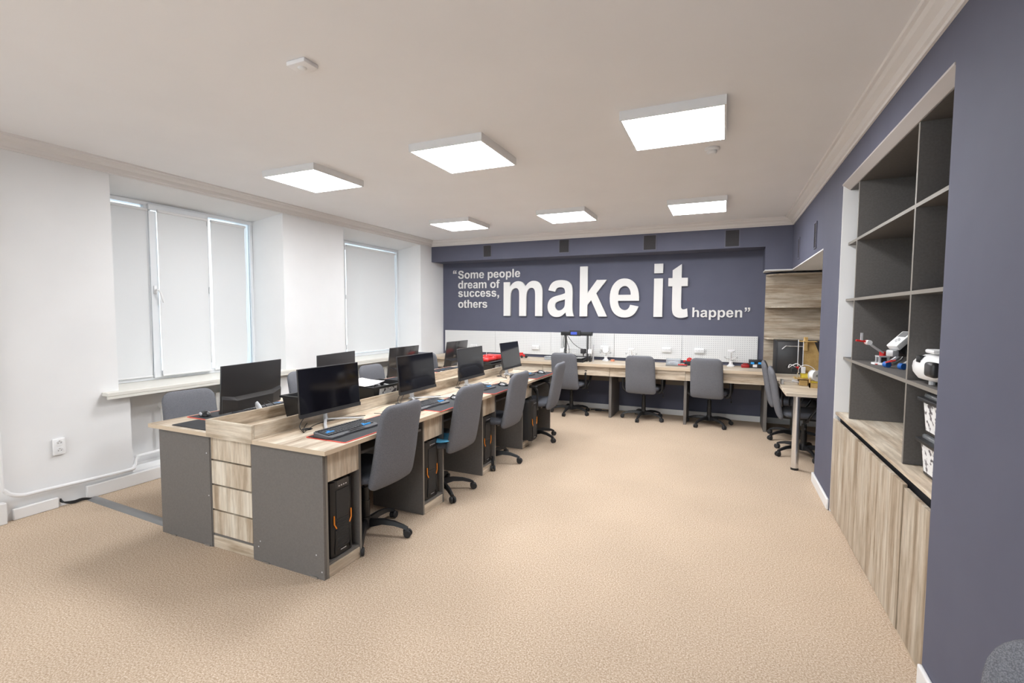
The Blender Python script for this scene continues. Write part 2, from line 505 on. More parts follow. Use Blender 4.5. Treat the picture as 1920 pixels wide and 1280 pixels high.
# ------------------------------------------------------------------ windows, blinds, sills, radiators
def window(n, a, c):
    """opening from y=a to y=c in the window plane; three sashes, the middle one opens"""
    root = bpy.data.objects.new('window_%d' % n, None); C.objects.link(root); root['kind'] = 'structure'
    z0, z1 = .831, 2.52
    bm = NB()
    x0, x1 = WXI-.06, WXI
    L_ = c-a
    m1, m2 = (a + L_*.275, a + L_*.64) if n == 1 else (a + L_*.10, a + L_*.22)
    box(bm, x0, x1, a, c, z0, z0+.05); box(bm, x0, x1, a, c, z1-.036, z1)
    for y in (a, c-.032): box(bm, x0, x1, y, y+.032, z0+.05, z1-.036)
    for y in (m1-.03, m2-.03): box(bm, x0, x1, y, y+.06, z0+.05, z1-.036)
    obj('window_frame', bm, 'pvcwin', root, bevel=.004)
    bm = NB()
    sa, sc = m1+.0, m2+.0
    for d in ((sa, sc, z0+.02, z0+.085), (sa, sc, z1-.075, z1-.02), (sa, sa+.065, z0+.085, z1-.085), (sc-.065, sc, z0+.085, z1-.085)):
        box(bm, WXI, WXI+.022, d[0], d[1], d[2], d[3])
    obj('sash', bm, 'pvcwin', root, bevel=.003)
    for p, q in ((a+.05, m1-.03), (m1+.03, m2-.03), (m2+.03, c-.032)):
        bm = NB(); box(bm, WXI-.035, WXI-.025, p, q, z0+.05, z1-.036)
        obj('pane', bm, 'glass', root)
    bm = NB()
    for zz in (z0+.12, (z0+z1)/2, z1-.14):
        cyl(bm, (WXI+.028, sc+.004, zz), (WXI+.028, sc+.004, zz+.07), .008, n=8)
    obj('hinges', bm, 'pvcwin', root)
    bm = NB(); zz = (z0+z1)/2+.02
    rbox(bm, WXI+.022, WXI+.034, sa+.018, sa+.046, zz-.04, zz+.04, .005, 2)
    cyl(bm, (WXI+.03, sa+.032, zz), (WXI+.07, sa+.032, zz), .009, n=10)
    tube(bm, [(WXI+.066, sa+.032, zz), (WXI+.075, sa+.045, zz-.02), (WXI+.075, sa+.075, zz-.12)], .009, 8)
    obj('handle', bm, 'white_pl', root)
    return m1, m2, z0, z1

BL = ['near', 'far']
for n, (a, c) in enumerate(WIN):
    a2, c2 = a+.075, c-.075
    m1, m2, z0, z1 = window(n+1, a2, c2)
    spans = [(a2+.005, m1-.012, WXI+.012, 'left'), (m1+.062, m2-.012, WXI+.040, 'middle'), (m2+.045, c2-.105, WXI+.012, 'right')]
    if n == 1: spans = [(a2+.005, m2-.012, WXI+.024, 'narrow left'), (m2+.02, c2-.105, WXI+.020, 'wide')]
    for i, (p, q, x, word) in enumerate(spans):
        t = thing('roller_blind', '%s grey roller blind, fully lowered, of the %s window on the left wall' % (word, BL[n]), 'blind', (x, (p+q)/2, z0+.045+(.03 if n == 1 else 0)), 0, 'roller blinds on the left wall windows')
        hw = (q-p)/2; hh = z1-z0-.128-(.03 if n == 1 else 0)
        bm = NB(); nseg = 14
        rows = []
        for k in range(nseg+1):
            z = hh*k/nseg
            curl = .004*math.sin(k*.9) + (.0 if i != 2 else -.02*(max(0, .25-k/nseg)/.25)**1.5)
            rows.append([bm.verts.new((.0+.003*math.sin(k*.7+i), -hw, z)), bm.verts.new((.002, 0, z)), bm.verts.new((.003*math.cos(k*.6), hw+curl-.004, z))])
        for r1, r2 in zip(rows, rows[1:]):
            for j in range(2): bm.faces.new((r1[j], r1[j+1], r2[j+1], r2[j]))
        obj('fabric', bm, 'blind', t)
        bm = NB(); cyl(bm, (.004, -hw, hh+.005), (.004, hw, hh+.005), .014, n=12)
        obj('roller_tube', bm, 'white_pl', t)
        bm = NB(); rbox(bm, -.004, .008, -hw, hw, -.012, .004, .003, 2)
        obj('bottom_bar', bm, 'white_pl', t)
        bm = NB()
        tube(bm, [(.014, hw-.004, hh), (.014, hw-.002, hh*.5), (.014, hw-.006, .12)], .0022, 5, k=3)
        obj('pull_chain', bm, 'white_pl', t)
    t = thing('window_sill', 'deep cream window sill board under the %s window, cut ends overhanging the wall' % BL[n], 'sill', (WXI, (a+c)/2, .80), 0, 'window sills on the left wall')
    hl = (c-a)/2
    bm = NB(); box(bm, -.06, .40, -hl+.004, hl-.004, 0, .03); box(bm, .40, .49, -hl-.12, hl+.09, 0, .03)
    obj('board', bm, 'sill', t, bevel=.004)
    bm = NB(); box(bm, .470, .49, -hl-.12, hl+.09, -.022, .0); obj('nosing', bm, 'sill', t)
    # radiator
    t = thing('radiator', 'white ribbed radiator in the recess under the %s window sill' % BL[n], 'radiator', (-4.78, (a+c)/2+ (.20 if n == 0 else .12), .16), 0, 'radiators under the left windows')
    ns = 13 if n == 0 else 15
    for k in range(ns):
        y = (k-(ns-1)/2)*.08
        bm = NB()
        rbox(bm, .0, .052, y-.036, y+.036, .0, .50, .008, 2)
        rbox(bm, .045, .062, y-.012, y+.012, .01, .49, .005, 2)
        for q in range(3):
            box(bm, -.02, .03, y-.034, y-.006, .47-.035*q, .485-.035*q)
            box(bm, -.02, .03, y+.006, y+.034, .47-.035*q, .485-.035*q)
        obj('section', bm, 'radiator', t)
    bm = NB()
    ye = -(ns/2)*.08
    cyl(bm, (.03, ye-.10, .465), (.03, ye, .465), .012, n=10); cyl(bm, (.03, ye-.12, .465), (.03, ye-.06, .465), .024, n=12)
    cyl(bm, (.03, ye-.10, .465), (.03, ye-.10, .04), .011, n=10)
    obj('valve_pipe', bm, 'radiator', t)

# ------------------------------------------------------------------ ceiling lights
S = .592
spots = [(-3.672, 2.963, 'left light of the near row'), (-2.119, 2.925, 'middle light of the near row'), (-.612, 2.965, 'right light of the near row'),
         (-3.577, 5.367, 'left light of the far row'), (-2.074, 5.367, 'middle light of the far row'), (-.596, 5.43, 'right light of the far row')]
first = None
for x, y, w in spots + [(-3.7, -1.6, 'left added fill light behind the camera'), (-2.1, -1.6, 'middle added fill light behind the camera'), (-.6, -1.6, 'right added fill light behind the camera')]:  # row behind the camera is unseen, added to brighten the room
    if first is None:
        first = thing('ceiling_light', 'square lit white panel lamp on the ceiling, ' + w, 'ceiling light', (x, y, H), 0, 'square ceiling panel lamps')
        bm = NB()
        box(bm, 0, S, 0, .012, -.055, 0); box(bm, 0, S, S-.012, S, -.055, 0); box(bm, 0, .012, .012, S-.012, -.055, 0); box(bm, S-.012, S, .012, S-.012, -.055, 0)
        obj('frame', bm, 'white_pl', first)
        bm = NB(); box(bm, .012, S-.012, .012, S-.012, -.052, -.045); obj('diffuser', bm, 'lit', first)
    else:
        dup(first, (x, y, H), 0, 'square lit white panel lamp on the ceiling, ' + w)

# detectors
t = thing('motion_sensor', 'small square white sensor with a round eye on the near ceiling', 'sensor', (-1.92, 1.79, H))
bm = NB(); rbox(bm, -.06, .06, -.045, .045, -.022, 0, .006, 2); obj('housing', bm, 'ceil', t)
bm = NB(); ball(bm, (0, 0, -.022), .022, .022, .010); obj('lens', bm, 'white_pl', t)
t = thing('smoke_detector', 'round white smoke detector on the ceiling beside the near right lamp', 'detector', (-.115, 3.87, H))
bm = NB(); lathe(bm, [(.050, 0), (.052, -.012), (.046, -.020), (.040, -.020)], 24); obj('base', bm, 'white_pl', t)
bm = NB(); lathe(bm, [(.034, -.018), (.036, -.034), (.026, -.044), (.010, -.046)], 24); obj('chamber', bm, 'white_pl', t)

# ------------------------------------------------------------------ lettering on the back wall
GL = {
'i': 'M147 1206V1466H428V1206Z M147 0V1062H428V0Z',
'k': 'M137 0V1466H418V688L747 1062H1093L730 674L1119 0H816L549 477L418 340V0Z',
'm': 'M126 1062H385V917Q524 1086 716 1086Q818 1086 893 1044Q968 1002 1016 917Q1086 1002 1167 1044Q1248 1086 1340 1086Q1457 1086 1538 1038Q1619 991 1659 899Q1688 831 1688 679V0H1407V607Q1407 765 1378 811Q1339 871 1258 871Q1199 871 1147 835Q1095 799 1072 729Q1049 660 1049 510V0H768V582Q768 737 753 782Q738 827 706 849Q675 871 621 871Q556 871 504 836Q452 801 429 735Q407 669 407 516V0H126Z',
'a': 'M357 738L102 784Q145 938 250 1012Q355 1086 562 1086Q750 1086 842 1041Q934 997 971 928Q1009 860 1009 677L1006 349Q1006 209 1019 142Q1033 76 1070 0H792Q781 28 765 83L755 116Q683 46 601 11Q519 -24 426 -24Q262 -24 167 65Q73 154 73 290Q73 380 116 450Q159 521 236 558Q314 596 460 624Q657 661 733 693V721Q733 802 693 836Q653 871 542 871Q467 871 425 841Q383 812 357 738Z M733 510Q679 492 562 467Q445 442 409 418Q354 379 354 319Q354 260 398 217Q442 174 510 174Q586 174 655 224Q706 262 722 317Q733 353 733 454Z',
'e': 'M762 338L1042 291Q988 137 871 56Q755 -24 580 -24Q303 -24 170 157Q65 302 65 523Q65 787 203 936Q341 1086 552 1086Q789 1086 926 929Q1063 773 1057 450H353Q356 325 421 255Q486 186 583 186Q649 186 694 222Q739 258 762 338Z M778 622Q775 744 715 807Q655 871 569 871Q477 871 417 804Q357 737 358 622Z',
't': 'M634 1062V838H442V410Q442 280 447 258Q453 237 472 223Q492 209 520 209Q559 209 633 236L657 18Q559 -24 435 -24Q359 -24 298 1Q237 27 208 67Q180 108 169 177Q160 226 160 375V838H31V1062H160V1273L442 1437V1062Z',
'o': 'M82 546Q82 686 151 817Q220 948 346 1017Q473 1086 629 1086Q870 1086 1024 929Q1178 773 1178 534Q1178 293 1022 134Q867 -24 631 -24Q485 -24 352 42Q220 108 151 235Q82 363 82 546Z M370 531Q370 373 445 289Q520 205 630 205Q740 205 814 289Q889 373 889 533Q889 689 814 773Q740 857 630 857Q520 857 445 773Q370 689 370 531Z',
'p': 'M139 1062H401V906Q452 986 539 1036Q626 1086 732 1086Q917 1086 1046 941Q1175 796 1175 537Q1175 271 1045 123Q915 -24 730 -24Q642 -24 570 11Q499 46 420 131V-404H139Z M417 549Q417 370 488 284Q559 199 661 199Q759 199 824 277Q889 356 889 535Q889 702 822 783Q755 864 656 864Q553 864 485 784Q417 705 417 549Z',
'l': 'M147 0V1466H428V0Z',
'd': 'M1121 0H860V156Q795 65 706 20Q618 -24 528 -24Q345 -24 214 123Q84 271 84 535Q84 805 211 945Q338 1086 532 1086Q710 1086 840 938V1466H1121Z M371 554Q371 384 418 308Q486 198 608 198Q705 198 773 280Q841 363 841 527Q841 710 775 790Q709 871 606 871Q506 871 438 791Q371 712 371 554Z',
'r': 'M416 0H135V1062H396V911Q463 1018 516 1052Q570 1086 638 1086Q734 1086 823 1033L736 788Q665 834 604 834Q545 834 504 801Q463 769 439 684Q416 599 416 328Z',
'f': 'M24 1062H180V1142Q180 1276 208 1342Q237 1408 313 1449Q390 1491 507 1491Q627 1491 742 1455L704 1259Q637 1275 575 1275Q514 1275 487 1246Q461 1218 461 1137V1062H671V841H461V0H180V841H24Z',
's': 'M48 303L330 346Q348 264 403 221Q458 179 557 179Q666 179 721 219Q758 247 758 294Q758 326 738 347Q717 367 644 384Q304 459 213 521Q87 607 87 760Q87 898 196 992Q305 1086 534 1086Q752 1086 858 1015Q964 944 1004 805L739 756Q722 818 674 851Q627 884 539 884Q428 884 380 853Q348 831 348 796Q348 766 376 745Q414 717 638 666Q863 615 952 541Q1040 466 1040 332Q1040 186 918 81Q796 -24 557 -24Q340 -24 213 64Q87 152 48 303Z',
'u': 'M847 0V159Q789 74 694 25Q600 -24 495 -24Q388 -24 303 23Q218 70 180 155Q142 240 142 390V1062H423V574Q423 350 438 299Q454 249 495 219Q536 190 599 190Q671 190 728 229Q785 269 806 327Q827 386 827 614V1062H1108V0Z',
'c': 'M1073 748L796 698Q782 781 732 823Q683 865 604 865Q499 865 436 792Q374 720 374 550Q374 361 437 283Q501 205 608 205Q688 205 739 250Q790 296 811 407L1087 360Q1044 170 922 73Q800 -24 595 -24Q362 -24 223 123Q85 270 85 530Q85 793 224 939Q363 1086 600 1086Q794 1086 908 1002Q1023 919 1073 748Z',
'h': 'M426 1466V927Q562 1086 751 1086Q848 1086 926 1050Q1004 1014 1043 958Q1083 902 1097 834Q1112 766 1112 623V0H831V561Q831 728 815 773Q799 818 758 844Q718 871 657 871Q587 871 532 837Q477 803 451 734Q426 666 426 532V0H145V1466Z',
'n': 'M1113 0H832V542Q832 714 814 764Q796 815 755 843Q715 871 658 871Q585 871 527 831Q469 791 447 725Q426 659 426 481V0H145V1062H406V906Q545 1086 756 1086Q849 1086 926 1052Q1003 1019 1042 967Q1082 915 1097 849Q1113 783 1113 660Z',
'S': 'M74 477L362 505Q388 360 467 292Q547 224 682 224Q825 224 897 284Q970 345 970 426Q970 478 939 514Q909 551 833 578Q781 596 596 642Q358 701 262 787Q127 908 127 1082Q127 1194 190 1291Q254 1389 373 1440Q493 1491 662 1491Q938 1491 1077 1370Q1217 1249 1223 1047L927 1034Q908 1147 845 1196Q783 1246 658 1246Q529 1246 456 1193Q409 1159 409 1102Q409 1050 453 1013Q509 966 725 915Q941 864 1044 809Q1148 755 1206 660Q1265 566 1265 427Q1265 301 1195 191Q1125 81 997 27Q869 -26 678 -26Q400 -26 251 102Q102 231 74 477Z',
',': 'M143 281H424V80Q424 -47 402 -120Q380 -193 318 -251Q257 -309 162 -342L107 -226Q197 -196 235 -144Q274 -92 276 0H143Z',
}
def q_shift(path, dx, dy, flip=False):
    pts = parse(path)
    return [[((-x if flip else x)+dx, (-y if flip else y)+dy) for x, y in c] for c in pts]
ADV = dict(i=569, k=1139, m=1821, a=1139, e=1139, t=682, o=1251, p=1251, l=569, d=1251, r=797, f=682, s=1139, u=1251, c=1139, h=1251, n=1251, S=1366)
ADV[','] = 569; ADV[' '] = 569
def parse(path):
    out = []; cur = []; x = y = 0
    for cmd, arg in re.findall(r'([MLHVQZ])([^MLHVQZ]*)', path):
        v = [float(s) for s in arg.split()]
        if cmd == 'M': cur = [(v[0], v[1])]; x, y = v
        elif cmd == 'L': x, y = v; cur.append((x, y))
        elif cmd == 'H': x = v[0]; cur.append((x, y))
        elif cmd == 'V': y = v[0]; cur.append((x, y))
        elif cmd == 'Q':
            cx, cy, ex, ey = v
            for j in range(1, 6):
                t = j/5
                cur.append(((1-t)**2*x + 2*t*(1-t)*cx + t*t*ex, (1-t)**2*y + 2*t*(1-t)*cy + t*t*ey))
            x, y = ex, ey
        elif cmd == 'Z': out.append(cur)
    return out

def letter_mesh(contours, sx, sz, depth):
    cu = bpy.data.curves.new('outline', 'CURVE'); cu.dimensions = '2D'; cu.fill_mode = 'BOTH'
    cu.extrude = depth/2
    for c in contours:
        if abs(c[0][0]-c[-1][0]) < .5 and abs(c[0][1]-c[-1][1]) < .5: c = c[:-1]
        s = cu.splines.new('POLY'); s.points.add(len(c)-1)
        for p, (x, y) in zip(s.points, c): p.co = (x*sx, y*sz, 0, 1)
        s.use_cyclic_u = True
    o = bpy.data.objects.new('outline', cu); C.objects.link(o)
    me = bpy.data.meshes.new_from_object(o.evaluated_get(bpy.context.evaluated_depsgraph_get()))
    bpy.data.objects.remove(o); bpy.data.curves.remove(cu)
    return me

def word(text, x, z, sx, sz, depth, label, quote=None, gap=.006):
    t = thing('wall_lettering', label, 'lettering', (x, YB, z), 0, 'raised letters of the wall motto')
    pen = 0
    items = []
    if quote == 'open':
        for k in range(2): items.append(q_shift(GL[','], -600+k*420, 1250, True))
        items = [sum([], [[(px-0, py) for px, py in c] for c in it]) for it in items]
    for ch in text:
        if ch != ' ': items.append([[(px+pen, py) for px, py in c] for c in parse(GL[ch])])
        pen += ADV[ch]
    if quote == 'close':
        for k in range(2): items.append(q_shift(GL[','], pen+60+k*420, 1450-281))
    for it in items:
        me = letter_mesh(it, sx, sz, depth)
        me.materials.append(M['letter'])
        o = bpy.data.objects.new('letter', me); C.objects.link(o); o.parent = t
        o.rotation_euler = (PI/2, 0, 0); o.location = (0, -gap-depth/2, 0)
    return t
K = 5.29e-4; KX = K*.836
word('make', -3.393-126*KX, 1.440, KX, K, .035, 'large raised off-white word make across the middle of the navy wall')
word('it', -.957-147*KX, 1.440, KX, K*1.0, .035, 'large raised off-white word it right of the word make')
k = 9.35e-5
word('Some people', -4.283-74*k, 2.083, k, k, .012, 'small white words Some people, topmost line of the motto', 'open')
word('dream of', -4.283-84*k, 1.912, k, k, .012, 'small white words dream of, second line of the motto')
word('success,', -4.283-48*k, 1.765, k, k, .012, 'small white word success with a comma, third line of the motto')
word('others', -4.283-82*k, 1.577, k, k, .012, 'small white word others, fourth line of the motto left of make')
word('happen', -.420-145*k, 1.440, k*.985, k, .012, 'small white word happen with closing quote marks right of the word it', 'close')

# ------------------------------------------------------------------ vents on the beam and right wall
def vent(x, y, z, w, h, rz, label):
    t = thing('wall_vent', label, 'vent', (x, y, z), rz, 'small vents high on the navy walls')
    bm = NB()
    b_ = .012
    box(bm, -w/2, w/2, -.010, 0, 0, b_); box(bm, -w/2, w/2, -.010, 0, h-b_, h)
    box(bm, -w/2, -w/2+b_, -.010, 0, b_, h-b_); box(bm, w/2-b_, w/2, -.010, 0, b_, h-b_)
    obj('frame', bm, 'vent', t)
    bm = NB(); box(bm, -w/2+b_, w/2-b_, -.004, 0, b_, h-b_); obj('backing', bm, 'vent_dark', t)
    n = int(h/.022)
    for i in range(1, n):
        z_ = b_+(h-2*b_)*i/n
        bm = NB(); box(bm, -w/2+b_, w/2-b_, -.009, -.004, z_-.003, z_+.003); obj('slat', bm, 'vent_dark', t)
vent(-3.53, YF, 2.385, .155, .20, 0, 'leftmost dark vent on the navy beam')
vent(-2.235, YF, 2.392, .17, .21, 0, 'second dark vent from the left on the navy beam')
vent(-.983, YF, 2.37, .186, .22, 0, 'third dark vent from the left on the navy beam')
vent(.068, YF, 2.36, .186, .235, 0, 'rightmost dark vent on the navy beam')
vent(XR, 6.39, 2.12, .11, .24, PI/2, 'narrow vent high on the right wall nearer the back corner')
vent(XR, 5.30, 2.10, .12, .25, PI/2, 'narrow vent high on the right wall above the alcove opening')
for o in C.objects:
    if o.name.startswith('wall_vent') and abs(o.location.x-XR) < .01: o.rotation_euler.z = -PI/2

# ------------------------------------------------------------------ pegboards and sockets on the back wall
px = [-4.55, -3.55, -2.553, -1.53, -.547, .432]
for i in range(5):
    t = bobj('pegboard', (0, px[i+1]-px[i]-.004, -.018, 0, 0, .365), 'peg', None, loc=(px[i], YB-.004, .815))
    tag(t, ['leftmost white perforated board above the back worktop', 'second white perforated board from the left on the back wall', 'white perforated board behind the black three-dimensional printer', 'white perforated board with one socket strip behind the middle chair', 'rightmost white perforated board on the back wall'][i], 'pegboard', 'white pegboard panels on the back wall')

def triple_socket(x, z, label):
    t = thing('socket_strip', label, 'socket', (x, YB-.023, z), 0, 'triple sockets on the pegboards')
    bm = NB(); rbox(bm, -.065, .065, -.032, 0, -.034, .034, .006, 2); obj('housing', bm, 'socket_body', t)
    for k in (-1, 0, 1):
        bm = NB(); lathe(bm, [(.017, 0), (.017, .004), (.014, .004), (.013, -.001)], 16, Matrix.Translation((k*.041, -.033, .0)) @ Matrix.Rotation(PI/2, 4, 'X'))
        obj('outlet', bm, 'white_pl', t)
        bm = NB(); 
        for s in (-1, 1): cyl(bm, (k*.041+s*.007, -.0335, 0), (k*.041+s*.007, -.0352, 0), .0026, n=8)
        obj('pin_holes', bm, 'white_dark', t)
triple_socket(-3.955, .913, 'white triple socket on the leftmost pegboard above the far monitors')
triple_socket(-2.81, .93, 'white triple socket on the second pegboard, left of the printer')
triple_socket(-1.673, .955, 'white triple socket just right of the black printer')
triple_socket(-.76, .960, 'white triple socket left of the pegboard seam, above the clear tool box')
triple_socket(-.315, .962, 'white triple socket right of the pegboard seam, behind the right chair')

# ------------------------------------------------------------------ back worktop with drawers and legs
BZ, BYF = .770, 6.665
t = thing('back_worktop', 'long pale oak worktop running along the navy back wall', 'worktop', (-4.55, BYF, 0))
bm = NB(); box(bm, 0, 5.080, 0, YB-BYF-.024, BZ-.040, BZ); obj('top', bm, 'wood_x', t, bevel=.002)
bm = NB(); box(bm, 0, 5.080, -.001, 0, BZ-.0395, BZ-.0015); obj('edge_band', bm, 'band', t)
lx = [-4.53, -3.46, -2.46, -1.457, -.450, .505]
for i in range(5):
    bm = NB(); box(bm, lx[i]+4.55+.002, lx[i+1]+4.55-.002, .03, .048, BZ-.17, BZ-.043)
    obj('drawer_front', bm, 'wood_x', t, bevel=.0015)
    bm = NB(); box(bm, lx[i]+4.55+.02, lx[i+1]+4.55-.02, .56, .578, .46, BZ-.042)
    obj('modesty_panel', bm, 'modesty', t)
for i, x in enumerate(lx):
    bm = NB(); box(bm, x+4.55-.018, x+4.55+.018, .085 if i else .2, .655, 0, BZ-.172 if False else BZ-.042)
    bmesh.ops.translate(bm, verts=bm.verts, vec=(0, 0, 0))
    o = obj('leg_panel', bm, 'grey', t, bevel=.0015)

# ------------------------------------------------------------------ alcove table, corner shelves
t = thing('alcove_table', 'pale oak table with a chrome leg standing in the right alcove', 'table', (.56, 5.09, 0))
bm = NB(); box(bm, -.012, 1.40, 0, 2.22, .722, .750); obj('top', bm, 'wood_x', t, bevel=.002)
bm = NB(); cyl(bm, (.095, .13, .02), (.095, .13, .722), .032, n=24); obj('leg', bm, 'chrome', t)
bm = NB(); cyl(bm, (.095, .13, 0), (.095, .13, .02), .034, n=24); obj('leg_foot', bm, 'black', t)
bm = NB(); box(bm, 1.38, 1.40, 0.02, 2.2, 0, .722); obj('side_panel', bm, 'grey', t)

t = thing('corner_shelf_unit', 'oak wall shelves with rounded ends on an oak back panel in the alcove', 'shelf', (.50, YB-.001, .77))
bm = NB(); box(bm, 0, 1.48, -.018, 0, 0, 1.25); obj('back_panel', bm, 'wood_x2', t)
for z in (.392, .812, 1.236):
    bm = NB()
    out = [(0, -.018)] + [(.30-.30*math.cos(a*PI/16), -.018-.22*math.sin(a*PI/16)) for a in range(1, 9)] + [(1.48, -.238), (1.48, -.018)]
    prism(bm, out, z-.010, z+.010)
    obj('shelf', bm, 'wood_x2', t)
bm = NB(); box(bm, .66, .68, -.238, -.018, .40, 1.236); 
obj('upright', bm, 'wood_z2', t)

# ------------------------------------------------------------------ shelving and cabinet in the right niche
SX = XR+.045      # shelf front plane
t = thing('niche_shelving', 'tall dark grey open shelving set in the niche of the right wall', 'shelving', (SX, NY0, .765))
ny = NY1-.012-NY0
D = 1.325-SX
D1, D2 = 3.955-NY0, 2.865-NY0
for d in (D1, D2):
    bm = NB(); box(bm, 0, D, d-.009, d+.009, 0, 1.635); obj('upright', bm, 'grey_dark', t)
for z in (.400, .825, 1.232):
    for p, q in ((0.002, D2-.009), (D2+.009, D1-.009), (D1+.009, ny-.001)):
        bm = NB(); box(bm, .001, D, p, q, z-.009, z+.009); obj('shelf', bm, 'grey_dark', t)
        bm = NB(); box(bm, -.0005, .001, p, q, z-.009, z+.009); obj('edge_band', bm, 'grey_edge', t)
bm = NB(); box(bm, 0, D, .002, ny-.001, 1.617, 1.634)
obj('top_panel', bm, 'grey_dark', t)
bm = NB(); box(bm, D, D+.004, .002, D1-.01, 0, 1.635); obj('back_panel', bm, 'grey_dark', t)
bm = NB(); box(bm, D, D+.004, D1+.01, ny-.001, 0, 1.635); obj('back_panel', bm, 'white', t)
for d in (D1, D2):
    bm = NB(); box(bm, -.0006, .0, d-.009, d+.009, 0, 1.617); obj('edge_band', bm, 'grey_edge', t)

t = thing('base_cabinet', 'low pale oak cabinet with plain doors under the niche shelving', 'cabinet', (XR, NY0, 0))
bm = NB(); box(bm, .012, 1.325-XR, .003, ny-.001, .745, .763); obj('top', bm, 'wood_y', t, bevel=.0015)
bm = NB(); box(bm, .045, 1.32-XR, .003, ny-.001, .02, .742); obj('carcass', bm, 'black_soft', t)
bm = NB(); box(bm, .012, .03, .003, ny-.001, 0, .022); obj('plinth', bm, 'wood_y', t)
dd = [.004, .30, .93, 1.40, ny-.002]
dw = [(.004, .318, .700, .004), (.322, 1.12, .714, .0), (1.124, ny-.002, .714, .0)]
for p, q, z, dx in dw:
    bm = NB(); box(bm, .0+dx, .018+dx, p, q, .026, z); obj('door', bm, 'wood_z2', t, bevel=.0012)

# ------------------------------------------------------------------ computer desk island
TZ = .750
IY0, IY1 = 1.878, 5.69
XRT, XLT = -1.915, -3.455       # outer edges of the two worktops
TX0, TX1 = -2.870, -2.468       # middle tray
ped_y = [1.947, 2.880, 3.815, 4.760]
t = thing('long_desk', 'pale oak desk top of the row facing the aisle', 'desk top', (TX1, IY0, 0), 0, 'desk tops of the computer island')
bm = NB(); box(bm, -.2005, XRT-TX1, 0, IY1-IY0, TZ-.025, TZ); obj('top', bm, 'wood_y', t)
bm = NB(); box(bm, 0, XRT-TX1, -.001, 0, TZ-.0248, TZ-.0005); box(bm, XRT-TX1, XRT-TX1+.001, -.001, IY1-IY0, TZ-.0248, TZ-.0005); obj('edge_band', bm, 'band', t)
for i in range(4):
    a = ped_y[i]+.285-IY0; c = (ped_y[i+1] if i < 3 else 5.655)-IY0
    bm = NB(); box(bm, .07, XRT-TX1-.075, a+.01, c-.01, .63, .646); obj('keyboard_shelf', bm, 'grey', t, bevel=.001)
    bm = NB(); box(bm, .12, XRT-TX1-.10, a+.003, a+.010, .646, .66); box(bm, .12, XRT-TX1-.10, c-.010, c-.003, .646, .66); obj('rail', bm, 'steel', t)
    bm = NB(); lathe(bm, [(.03, 0), (.032, .003), (.022, .004), (.020, .001)], 20, Matrix.Translation((.085, ped_y[i]+.252-IY0, TZ))); obj('cable_grommet', bm, 'black', t)
bm = NB(); box(bm, -.02, XRT-TX1-.06, 5.648-IY0, 5.666-IY0, 0, TZ-.026); obj('end_panel', bm, 'grey', t)
t = thing('long_desk', 'pale oak desk top of the row facing the windows', 'desk top', (TX0, IY0, 0), 0, 'desk tops of the computer island')
bm = NB(); box(bm, XLT-TX0, .2005, 0, IY1-IY0, TZ-.025, TZ); obj('top', bm, 'wood_y', t)
bm = NB(); box(bm, XLT-TX0, 0, -.001, 0, TZ-.0248, TZ-.0005); obj('edge_band', bm, 'band', t)
bm = NB(); box(bm, XLT-TX0+.03, .02, 5.648-IY0, 5.666-IY0, 0, TZ-.026); obj('end_panel', bm, 'grey', t)
for i in range(4):
    bm = NB(); lathe(bm, [(.03, 0), (.032, .003), (.022, .004), (.020, .001)], 20, Matrix.Translation((-.085, ped_y[i]+.252-IY0, TZ))); obj('cable_grommet', bm, 'black', t)

# tray box between the rows
t = thing('middle_tray', 'long open oak tray box dividing the two rows of desks', 'tray', (TX0, IY0, TZ))
wt = TX1-TX0; ly = 5.60-IY0
bm = NB(); box(bm, 0, wt, -.003, .015, -.024, .083); obj('end_board', bm, 'wood_x', t, bevel=.001)
bm = NB(); box(bm, 0, wt, ly-.018, ly, .001, .083); obj('end_board', bm, 'wood_x', t, bevel=.001)
bm = NB(); box(bm, 0, .018, .016, ly-.019, .001, .083); obj('side_board', bm, 'wood_y', t, bevel=.001)
bm = NB(); box(bm, wt-.018, wt, .016, ly-.019, .001, .083); obj('side_board', bm, 'wood_y', t, bevel=.001)
for o in list(t.children):
    pass
bobj('bottom_board', (.019, wt-.019, .016, ly-.019, .0008, .006), 'wood_y', t)

# pedestals with a drawer above an open computer bay
XF = -1.984
def pedestal(y, label, sgn=1, x=XF):
    t = thing('desk_pedestal', label, 'pedestal', (x, y, 0), 0 if sgn > 0 else PI, 'grey desk pedestals with one drawer')
    w = .282; d = .46
    bm = NB(); box(bm, -d, 0, 0, .016, 0, .724); obj('side_panel', bm, 'grey', t, bevel=.001)
    bm = NB(); box(bm, -d, 0, w-.016, w, 0, .724); obj('side_panel', bm, 'grey', t, bevel=.001)
    for q in (0.0, w-.016):
        bm = NB(); box(bm, .0, .0012, q, q+.016, 0, .724); obj('edge_band', bm, 'grey_edge', t)
    bm = NB(); box(bm, -d, -d+.014, .016, w-.016, .1, .724); obj('back_panel', bm, 'grey_dark', t)
    bm = NB(); box(bm, -d+.014, -.004, .016, w-.016, .068, .082); obj('bottom_shelf', bm, 'grey', t)
    bm = NB(); box(bm, -d+.02, -.02, .02, w-.02, .545, .56); obj('drawer_floor', bm, 'grey', t)
    bm = NB(); box(bm, -.016, .0, .018, w-.018, .545, .712); obj('drawer', bm, 'wood_z', t, bevel=.001)
    bm = NB(); box(bm, -.016, .0, .018, w-.018, .002, .066); obj('plinth', bm, 'wood_y', t)
    return t
lab = ['nearest desk pedestal of the aisle side, holding a black computer', 'second desk pedestal of the aisle side, behind the nearest chair', 'third desk pedestal of the aisle side, between two pushed-in chairs', 'farthest desk pedestal of the aisle side, with the computer sticking out']
P0 = pedestal(ped_y[0], lab[0])
